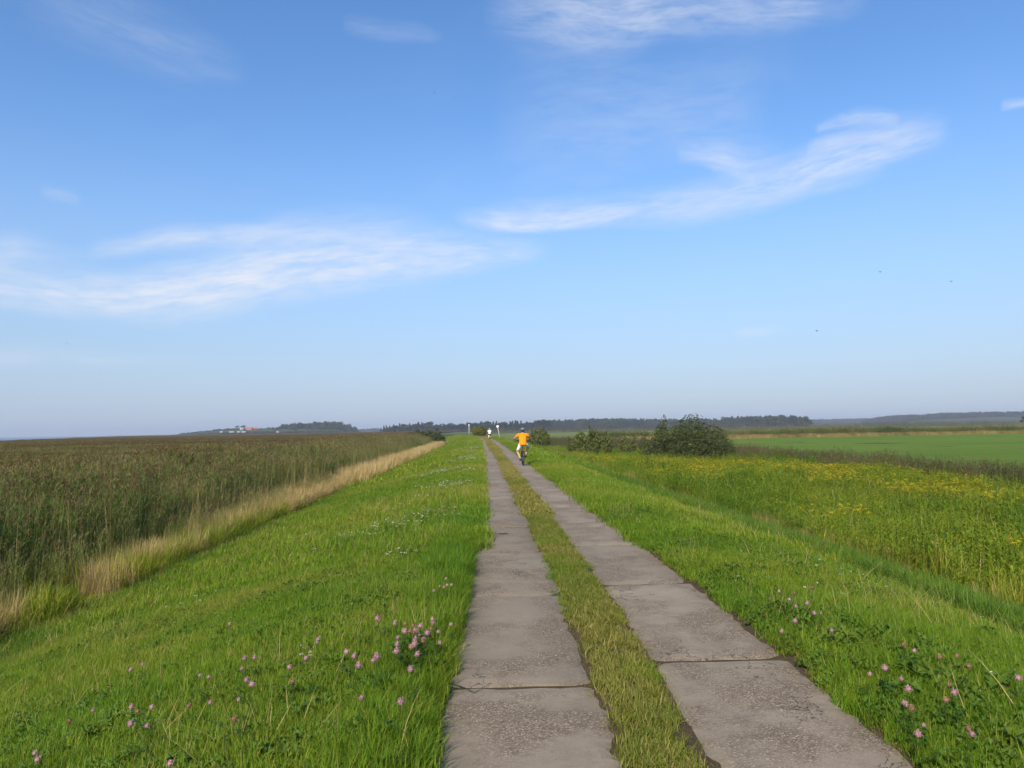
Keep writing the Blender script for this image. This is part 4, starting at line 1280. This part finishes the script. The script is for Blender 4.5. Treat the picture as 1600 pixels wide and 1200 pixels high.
hill('hill', HP, 160, 12, 'low wooded hill at the right horizon')
wood('wood', HP, 200, .012, 'wood covering the low hill at the right', hmax=14)
f_ = at_y(1604, 662, 420)
e = empty('tree', (f_.x, 420, -1.6), 1.0); e.scale = (.42, .42, .55)
for nm, me in zip(('trunk', 'crown'), KINDS['broad'][1]): link(bpy.data.objects.new(nm, me), e)
tag(e, 'single dark tree cut by the right edge of the view', 'tree')
for px_, top_, kd, lab in ((371, 664, 'broad', 'lone round tree above the hill village'), (381, 663, 'broad', 'taller round tree beside the red roofed house')):
    Yt = 1230; p = at_y(px_, top_, Yt); zb = at_y(px_, 671, Yt).z; H = p.z - zb
    e = empty('tree', (p.x, Yt, zb)); e.scale = (H / 10 * .9, H / 10 * .9, H / 10)
    for nm, me in zip(('trunk', 'crown'), KINDS[kd][px_ % 3]): link(bpy.data.objects.new(nm, me), e)
    tag(e, lab, 'tree')

# ------------------------------------------------------------------ houses of the hill village
M_ROOF = plain('red roof tiles', (.36, .095, .055), 0.8, 0.25, 3.0)
M_WALLW = plain('white render', (.36, .35, .33), 0.8, 0.06, 2.0)
M_WALLB = plain('brick wall', (.30, .15, .10), 0.85, 0.2, 3.0)
M_GREYR = plain('grey roof', (.32, .32, .32), 0.8, 0.15, 2.0)
M_GLASS = plain('window glass', (.03, .04, .05), 0.15, 0.1)


def house(px, py, Y, w, d, h, rh, wall, roof, label, rz=0.0):
    p = at_y(px, py, Y)
    e = empty('house', (p.x, Y, p.z - .4), rz)
    mb = MB(); mb.box((0, 0, h / 2), (w, d, h)); mb.build('wall', wall, e)
    mb = MB(); o = .35
    A, B, Hh = w / 2 + o, d / 2 + o, h + rh
    mb.add([(-A, -B, h - .1), (A, -B, h - .1), (A, B, h - .1), (-A, B, h - .1), (-A, 0, Hh), (A, 0, Hh)], [(0, 1, 5, 4), (2, 3, 4, 5), (0, 4, 3), (1, 2, 5), (3, 2, 1, 0)])
    r = mb.build('roof', roof, e)
    mb = MB(); mb.box((w * .22, .3, Hh), (.5, .5, .9)); mb.build('chimney', M_WALLB, r)
    for q in (-.32, 0.02, .34):
        mb = MB(); mb.box((w * q, -d / 2 - .03, h * .55), (.9, .1, .8)); mb.build('window', M_GLASS, e)
    mb = MB(); mb.box((w * .18, -d / 2 - .03, .8), (.9, .1, 1.6)); mb.build('door', M_BARK, e)
    tag(e, label, 'house', 'houses of the hill village')


house(390, 671.5, 1205, 8, 6, 1.8, 2.6, M_WALLW, M_ROOF, 'small house with bright red roof in the hill village')
house(398, 671.3, 1212, 7, 6, 1.7, 2.2, M_WALLB, M_ROOF, 'second red roofed house just right of the brightest roof', .2)
house(378, 672.0, 1200, 5, 5, 2.0, 1.6, M_WALLW, M_GREYR, 'white house with grey roof left of the red roofs')
for px_, w_, lab in ((346, 9, 'leftmost low white shed below the village'), (362, 14, 'longest low white shed below the village'), (373, 10, 'low white shed below the grey roofed house'), (381, 12, 'low white shed below the bright red roof'), (434, 7, 'single low white shed in front of the dark wood')):
    p = at_y(px_, 675.3, 1165)
    e = empty('shed', (p.x, 1165, p.z - .4))
    mb = MB(); mb.box((0, 0, .8), (w_ * .5, 3, 1.6)); mb.build('wall', M_WALLW, e)
    mb = MB(); A = w_ * .25 + .2
    mb.add([(-A, -1.7, 1.55), (A, -1.7, 1.55), (A, 1.7, 1.55), (-A, 1.7, 1.55), (-A, 0, 2.0), (A, 0, 2.0)], [(0, 1, 5, 4), (2, 3, 4, 5), (0, 4, 3), (1, 2, 5), (3, 2, 1, 0)])
    mb.build('roof', M_GREYR, e)
    mb = MB(); mb.box((w_ * .1, -1.53, .7), (1.0, .1, 1.4)); mb.build('door', M_GREYR, e)
    tag(e, lab, 'shed', 'white sheds below the village')

# ------------------------------------------------------------------ posts and sign
M_POST = plain('weathered post', (.42, .41, .35), 0.7, 0.15, 12.0)
M_SIGNW = plain('white sign paint', (.85, .86, .88), 0.45, 0.04, 6.0)
p = at_z(781, 685, 0.0); t = at_y(777.4, 666, p.y)
e = empty('sign_post', (p.x, p.y, gz1(p.x, p.y)))
hgt = t.z - e.location.z; lean = math.atan2(t.x - p.x, hgt)
e.rotation_euler = (0, lean, 0)
mb = MB(); mb.tube([(0, 0, -.3), (0, 0, hgt + .05)], .055, 10); mb.build('post', M_POST, e, True)
mb = MB()
for i in range(2): pass
mb.tube([(0, -.085, hgt), (0, -.060, hgt)], .21, 22); mb.build('sign_disc', M_SIGNW, e)
mb = MB(); mb.box((0, -.055, hgt + .05), (.10, .03, .03)); mb.box((0, -.055, hgt - .08), (.10, .03, .03)); mb.build('bracket', M_GREYR, e)
tag(e, 'leaning pale post with round white sign right of the far cyclist', 'sign')
Yp = 205.0
p = at_y(733.0, 677, Yp); t = at_y(732.4, 662.5, Yp)
e = empty('marker_post', (p.x, Yp, p.z - .1)); h_ = t.z - p.z
mb = MB(); mb.tube([(0, 0, -.4), (0, 0, h_ * .65)], .09, 8); mb.build('post', M_POST, e, True)
mb = MB(); mb.tube([(0, 0, h_ * .65), (0, 0, h_), (0, 0, h_ + .05)], [.10, .10, .05], 8); mb.build('white_cap', M_SIGNW, e, True)
tag(e, 'thin pale post standing left of the track end', 'post')

# ------------------------------------------------------------------ birds
M_BIRD = plain('dark plumage', (.035, .032, .035), 0.7, 0.2)
for i, (px, py, Yb, lab) in enumerate(((679, 145, 130, 'tiny dark bird high in the sky, left of the close pair at top'), (711, 152, 130, 'tiny dark bird high in the sky, right of the close pair at top'), (1375, 425, 120, 'tiny dark bird at right, left and higher of the lower pair'),
                                       (1486, 440, 130, 'rightmost tiny dark bird in the sky'), (1276, 517, 130, 'lowest tiny dark bird above the right woods'), (104, 537, 140, 'lone tiny dark bird above the left reeds'))):
    p = at_y(px, py, Yb)
    e = empty('bird', p, random.uniform(-.6, .6))
    s = 2.0; e.scale = (s, s, s); e.rotation_euler = (random.uniform(.3, .7), random.uniform(-.5, .5), e.rotation_euler[2])
    mb = MB(); mb.tube([(0, -.10, 0), (0, -.05, .005), (0, .03, .005), (0, .08, .01), (0, .11, .008)], [.008, .022, .028, .018, .003], 8); mb.build('body', M_BIRD, e, True)
    for sx in (-1, 1):
        mb = MB(); mb.add([(sx * .015, .05, .012), (sx * .015, -.02, .012), (sx * .09, .005, .045), (sx * .09, .06, .045), (sx * .20, -.04, .02), (sx * .09, .03, .055)], [(0, 1, 2, 5), (0, 5, 3), (5, 2, 4), (3, 5, 4)]); mb.build('wing', M_BIRD, e)
    mb = MB(); mb.add([(-.008, -.09, .003), (.008, -.09, .003), (.03, -.18, .0), (0, -.14, .004), (-.03, -.18, .0)], [(0, 1, 3), (1, 2, 3), (0, 3, 4)]); mb.build('tail', M_BIRD, e)
    tag(e, lab, 'bird', 'birds in the sky')

# ------------------------------------------------------------------ bicycles and riders
M_TYRE = plain('tyre rubber', (.022, .022, .023), 0.8, 0.15)
M_STEEL = plain('dull steel', (.16, .16, .17), 0.4, 0.08, metal=0.8)
M_FRAMEK = plain('black frame paint', (.025, .026, .028), 0.35, 0.1)
M_FRAMEG = plain('dark green frame paint', (.02, .05, .03), 0.35, 0.1)
M_SADDLE = plain('saddle leather', (.03, .025, .022), 0.55, 0.2)
M_RED = plain('red reflector', (.5, .02, .02), 0.25, 0.1)
M_SKIN = plain('skin', (.46, .26, .16), 0.55, 0.06, 20.0)
M_HAIR = plain('brown hair', (.045, .030, .020), 0.7, 0.3)
M_ORANGE = plain('orange shirt cloth', (.84, .24, .006), 0.85, 0.06, 9.0, spec=0.15)
M_WHITEC = plain('white cloth', (.80, .79, .76), 0.85, 0.05, 9.0, spec=0.15)
M_DARKC = plain('dark cloth', (.030, .032, .040), 0.85, 0.15, 9.0, spec=0.15)
M_SHOE = plain('dark shoes', (.03, .03, .032), 0.6, 0.2)
M_HELM = plain('dark blue helmet shell', (.035, .055, .085), 0.3, 0.1)
M_HELMS = plain('pale helmet stripe', (.62, .66, .70), 0.4, 0.05)
M_PANN = plain('pannier cloth', (.72, .72, .68), 0.8, 0.05)

BB = Vector((0, 0, .30)); CR = .17


def bicycle(loc, rz, label, frame_mat, crank, lean=0.0, pannier=False):
    e = empty('bicycle', loc, rz); e.rotation_euler = (0, lean, rz)
    for y in (-.46, .60):
        w = empty('wheel', (0, y, .345)); w.parent = e
        mb = MB(); mb.torus((0, 0, 0), .322, .023); mb.build('tyre', M_TYRE, w, True)
        mb = MB(); mb.torus((0, 0, 0), .297, .011, nv=6); mb.build('rim', M_FRAMEK, w, True)
        mb = MB(); mb.tube([(-.05, 0, 0), (.05, 0, 0)], .022, 8)
        for k in range(18):
            a = k * 2 * math.pi / 18; sx = .025 if k % 2 else -.025
            mb.tube([(sx, .02 * math.cos(a), .02 * math.sin(a)), (0, .295 * math.cos(a + .2), .295 * math.sin(a + .2))], .0012, 3, cap=False)
        mb.build('spokes', M_STEEL, w)
    st, sd2, hd1, hd2 = Vector((0, -.17, .80)), Vector((0, -.205, .94)), Vector((0, .40, .86)), Vector((0, .43, .72))
    mb = MB()
    for a, b, r in ((BB, st, .017), (st, hd1, .016), (BB, hd2, .020), (hd1 + Vector((0, -.012, .04)), hd2, .021)): mb.tube([a, b], r, 8)
    for s in (-1, 1):
        mb.tube([(s * .03, 0, .30), (s * .06, -.46, .345)], .010, 6); mb.tube([(s * .015, -.17, .78), (s * .06, -.46, .345)], .008, 6)
    mb.build('frame', frame_mat, e, True)
    mb = MB()
    for s in (-1, 1): mb.tube([(s * .045, .44, .70), (s * .052, .49, .55), (s * .055, .60, .345)], [.014, .012, .010], 6)
    mb.tube([(-.05, .435, .715), (.05, .435, .715)], .016, 6)
    mb.build('fork', frame_mat, e, True)
    mb = MB(); mb.tube([st, sd2], .013, 8); mb.build('seat_post', M_STEEL, e, True)
    mb = MB(); mb.loft([((0, -.24, .935), .075, .10), ((0, -.235, .955), .095, .125), ((0, -.225, .975), .085, .12)], 14); mb.tube([(0, -.16, .955), (0, -.02, .962), (0, .03, .955)], [.06, .025, .018], 8, flat=.6); mb.build('saddle', M_SADDLE, e, True)
    hb = [(-.375, .30, 1.105), (-.28, .37, 1.115), (-.10, .43, 1.07), (0, .41, 1.03), (.10, .43, 1.07), (.28, .37, 1.115), (.375, .30, 1.105)]
    h = MB(); h.tube(hb, .012, 8); h.tube([(0, .385, .90), (0, .41, 1.03)], .014, 8); ho = h.build('handlebar', M_STEEL, e, True)
    for s in (-1, 1):
        mb = MB(); mb.tube([(s * .385, .292, 1.105), (s * .275, .375, 1.115)], .018, 8); mb.build('grip', M_SADDLE, ho, True)
    mb = MB(); mb.torus((0.045, 0, .30), .085, .006, nu=22, nv=4)
    cdir = Vector((0, math.cos(crank), math.sin(crank))) * CR
    for s in (-1, 1):
        mb.tube([BB + Vector((s * .06, 0, 0)), BB + Vector((s * .075, 0, 0)) + cdir * s], .010, 6)
    mb.tube([BB - Vector((.07, 0, 0)), BB + Vector((.07, 0, 0))], .012, 8)
    ck = mb.build('crank', M_STEEL, e, True)
    for s in (-1, 1):
        mb = MB(); c = BB + Vector((s * .13, 0, 0)) + cdir * s; mb.box(c, (.09, .10, .025)); mb.build('pedal', M_TYRE, ck)
    for y, a0, a1 in ((-.46, .35, 3.0), (.60, .35, 2.2)):
        mb = MB(); n = 14; vs = []
        for i in range(n):
            a = a0 + (a1 - a0) * i / (n - 1) if y < 0 else math.pi - (a0 + (a1 - a0) * i / (n - 1)) + .3
            for sx, rr in ((-.028, .355), (0, .368), (.028, .355)): vs.append((sx, y - math.cos(a) * rr * -1 if y > 0 else y - math.cos(a) * rr, .345 + math.sin(a) * rr))
        mb.add(vs, [(3 * i + k, 3 * i + k + 1, 3 * i + k + 4, 3 * i + k + 3) for i in range(n - 1) for k in (0, 1)]); mb.build('mudguard', frame_mat, e, True)
    mb = MB()
    for s in (-1, 1):
        mb.tube([(s * .06, -.20, .735), (s * .065, -.72, .735)], .006, 5); mb.tube([(s * .06, -.46, .345), (s * .065, -.60, .735)], .005, 5)
    for y in (-.25, -.42, -.58, -.72): mb.tube([(-.065, y, .735), (.065, y, .735)], .005, 5)
    mb.build('rack', frame_mat, e, True)
    mb = MB(); mb.box((0, -.745, .715), (.09, .02, .04)); mb.build('rear_light', M_RED, e)
    if pannier:
        mb = MB(); mb.box((-.13, -.50, .56), (.12, .28, .34)); mb.build('pannier', M_PANN, e)
    tag(e, label, 'bicycle')
    return e, cdir


def ik(a, b, l1, l2, pole):
    d = b - a; L = min(d.length, (l1 + l2) * .999); d.normalize()
    x = (l1 * l1 - l2 * l2 + L * L) / (2 * L); h = math.sqrt(max(0, l1 * l1 - x * x))
    p = pole - d * pole.dot(d); p.normalize()
    return a + d * x + p * h


def rider(loc, rz, cdir, label, shirt, shorts, helmet, lean=0.0):
    e = empty('person', loc, rz); e.rotation_euler = (0, lean, rz)
    hip, belly, chest, neck = Vector((0, -.20, 1.03)), Vector((0, -.16, 1.16)), Vector((0, -.06, 1.36)), Vector((0, -.01, 1.49))
    head_c = Vector((0, .035, 1.60))
    verts, edges, rad = [], [], []
    def add(p, r, par=None):
        verts.append(tuple(p)); rad.append(r if isinstance(r, tuple) else (r, r))
        if par is not None: edges.append((par, len(verts) - 1))
        return len(verts) - 1
    ih = add(hip, (.15, .11)); ib = add(belly, (.135, .10), ih); ic = add(chest, (.15, .105), ib); iu = add(chest + Vector((0, .03, .06)), (.11, .065), ic); inn = add(neck, .055, iu)
    ij = add(neck + Vector((0, .02, .05)), .055, inn); i1 = add(head_c + Vector((0, .0, -.03)), (.078, .092), ij); i2 = add(head_c + Vector((0, .005, .045)), (.080, .10), i1); add(head_c + Vector((0, 0, .10)), (.05, .06), i2)
    J = {}
    for s in (-1, 1):
        sh = chest + Vector((s * .18, .01, .055)); gr = Vector((s * .355, .315, 1.12))
        elb = ik(sh, gr, .29, .27, Vector((s * 1.0, -.1, -.25)))
        a = add(sh, .058, iu); b = add(sh.lerp(elb, .5), .046, a); c = add(elb, .040, b); d = add(elb.lerp(gr, .45), .038, c); w = add(gr.lerp(elb, .14) + Vector((0, 0, .015)), .026, d); add(gr + Vector((0, 0, .018)), (.036, .022), w)
        hp = hip + Vector((s * .095, .02, -.04)); ped = BB + Vector((s * .135, 0, 0)) + cdir * s
        ank = ped + Vector((0, -.085, .115)); kn = ik(hp, ank, .44, .43, Vector((s * .55, 1.0, .1)))
        a = add(hp, .095, ih); b = add(hp.lerp(kn, .5), .078, a); c = add(kn, .056, b); d = add(kn.lerp(ank, .35), .054, c); f2 = add(ank, .036, d); g = add(ank + Vector((0, .02, -.07)), .038, f2); add(ped + Vector((0, .09, .035)), (.040, .026), g)
        J[s] = (sh, elb, gr, hp, kn, ank, ped)
    me = bpy.data.meshes.new('body'); me.from_pydata(verts, edges, []); tmp = bpy.data.objects.new('body', me); C.objects.link(tmp)
    tmp.modifiers.new('skin', 'SKIN'); ss = tmp.modifiers.new('sub', 'SUBSURF'); ss.levels = ss.render_levels = 2
    for v, r in zip(me.skin_vertices[0].data, rad): v.radius = r
    me.skin_vertices[0].data[0].use_root = True
    dg = bpy.context.evaluated_depsgraph_get()
    bme = bpy.data.meshes.new_from_object(tmp.evaluated_get(dg))
    bpy.data.objects.remove(tmp)
    bm = bmesh.new(); bm.from_mesh(bme)
    ex = MB()
    for s in (-1, 1):                                # fingers closed round the grips, thumb under
        gr = J[s][2]
        for k in range(4):
            y0 = gr + Vector((s * (.028 - .018 * k), -.012 + .014 * k, .022)); L = (.9, 1.05, 1.0, .8)[k]
            ex.tube([y0, y0 + Vector((0, .026 * L, .004)), y0 + Vector((0, .040 * L, -.018)), y0 + Vector((0, .026 * L, -.040))], [.0095, .009, .0085, .007], 6)
        th = gr + Vector((-s * .03, .0, .006))
        ex.tube([th, th + Vector((-s * .022, .012, -.012)), th + Vector((-s * .020, .030, -.028))], [.011, .0095, .008], 6)
        ex.ball(head_c + Vector((s * .085, -.005, .0)), (.014, .024, .032), 8, 5)       # ear
        ex.ball(head_c + Vector((s * .032, .095, .012)), (.014, .010, .010), 8, 5)      # brow and eye
    ex.tube([head_c + Vector((0, .096, .015)), head_c + Vector((0, .122, -.022)), head_c + Vector((0, .10, -.030))], [.008, .015, .010], 6)
    ex.tube([head_c + Vector((-.022, .098, -.055)), head_c + Vector((0, .106, -.054)), head_c + Vector((.022, .098, -.055))], [.004, .008, .004], 6)
    exm = ex.mesh('x'); bm.from_mesh(exm); bm.to_mesh(bme); bm.free(); bpy.data.meshes.remove(exm)
    bme.materials.clear(); bme.materials.append(M_SKIN)
    bme.polygons.foreach_set('use_smooth', [True] * len(bme.polygons))
    bme.name = 'body'
    link(bpy.data.objects.new('body', bme), e)
    mb = MB()
    mb.loft([((0, -.215, .935), .165, .125), ((0, -.205, .985), .185, .140), ((0, -.185, 1.08), .170, .130), ((0, -.145, 1.20), .168, .128), ((0, -.09, 1.31), .185, .130), ((0, -.055, 1.39), .195, .122), ((0, -.04, 1.440), .175, .122), ((0, -.025, 1.478), .115, .105), ((0, -.018, 1.500), .070, .075)], 18)
    for s in (-1, 1):
        sh, elb = J[s][0], J[s][1]
        mb.tube([sh - Vector((s * .06, 0, -.005)), sh, sh.lerp(elb, .35), sh.lerp(elb, .62)], [.078, .080, .070, .068], 12)
    mb.build('shirt', shirt, e, True)
    mb = MB()
    mb.loft([((0, -.205, .915), .12, .10), ((0, -.205, .95), .160, .125), ((0, -.20, 1.02), .172, .128), ((0, -.19, 1.06), .160, .12)], 16)
    for s in (-1, 1):
        hp, kn = J[s][3], J[s][4]
        mb.tube([hp - (kn - hp) * .1, hp.lerp(kn, .3), hp.lerp(kn, .65), hp.lerp(kn, .92)], [.098, .090, .078, .074], 12)
    mb.build('shorts', shorts, e, True)
    for s in (-1, 1):
        ank, ped = J[s][5], J[s][6]
        mb = MB(); mb.tube([ped + Vector((0, -.13, .045)), ped + Vector((0, -.09, .05)), ped + Vector((0, .02, .045)), ped + Vector((0, .11, .035)), ped + Vector((0, .145, .030))], [.030, .046, .046, .042, .02], 10, flat=.85)
        mb.tube([ank + Vector((0, .0, -.075)), ank + Vector((0, 0, -.015))], [.046, .042], 10); mb.build('shoe', M_SHOE, e, True)
    mb = MB(); mb.ball(head_c + Vector((0, -.022, .005)), (.088, .095, .10), 14, 8, zmin=-.75); mb.build('hair', M_HAIR, e, True)
    mb = MB(); mb.ball(head_c + Vector((0, 0, .045)), (.112, .138, .105), 18, 8, zmin=-.15); hm = mb.build('helmet', helmet, e, True)
    for k, xs in enumerate((-.055, 0, .055)):
        mb = MB(); pts = []
        for i in range(9):
            a = R(20 + 140 * i / 8); pts.append(head_c + Vector((xs * (1.0), -math.cos(a) * .138 * math.sqrt(1 - (xs / .112) ** 2), .045 + math.sin(a) * .108 * math.sqrt(1 - (xs / .112) ** 2))))
        mb.tube(pts, .006, 6, flat=.6); mb.build('helmet_rib', M_HELMS, hm, True)
    tag(e, label, 'person')
    return e


def ride(px, py, dist_z, blab, rlab, frame_mat, shirt, shorts, helmet, crank, scale=1.0, pannier=False):
    p = at_z(px, py, dist_z)
    dxdy = float(xc(p.y + 2) - xc(p.y - 2)) / 4
    rz = -math.atan(dxdy)
    b, cd = bicycle((p.x, p.y + .46, .012), rz, blab, frame_mat, crank, pannier=pannier)
    r = rider((p.x, p.y + .46, .012), rz, cd, rlab, shirt, shorts, helmet)
    for o in (b, r): o.scale = (scale,) * 3
    return b, r


ride(817.5, 728, 0.0, 'black bicycle ridden by the person in orange', 'person in orange shirt, white shorts and helmet cycling away on the right lane', M_FRAMEG, M_ORANGE, M_WHITEC, M_HELM, R(25), 0.985)
ride(765.0, 687.5, 0.0, 'far bicycle with pale pannier ridden by the person in white', 'far person in white top and dark shorts cycling away', M_FRAMEK, M_WHITEC, M_DARKC, M_HELMS, R(-60), 1.0, True)

# ------------------------------------------------------------------ air
mb = MB(); mb.box((-500, 2600, 20.5), (9000, 6800, 49))
hz_m = bpy.data.materials.new('moist air'); hz_m.use_nodes = True
hn = hz_m.node_tree; hn.nodes.remove(hn.nodes['Principled BSDF'])
pv = hn.nodes.new('ShaderNodeVolumePrincipled')
pv.inputs['Color'].default_value = (.60, .69, .84, 1); pv.inputs['Density'].default_value = 0.00021
pv.inputs['Anisotropy'].default_value = 0.0
hn.links.new(pv.outputs[0], hn.nodes['Material Output'].inputs['Volume'])
hzo = mb.build('haze', hz_m)
tag(hzo, 'pale haze lying over the whole marsh', kind='stuff')
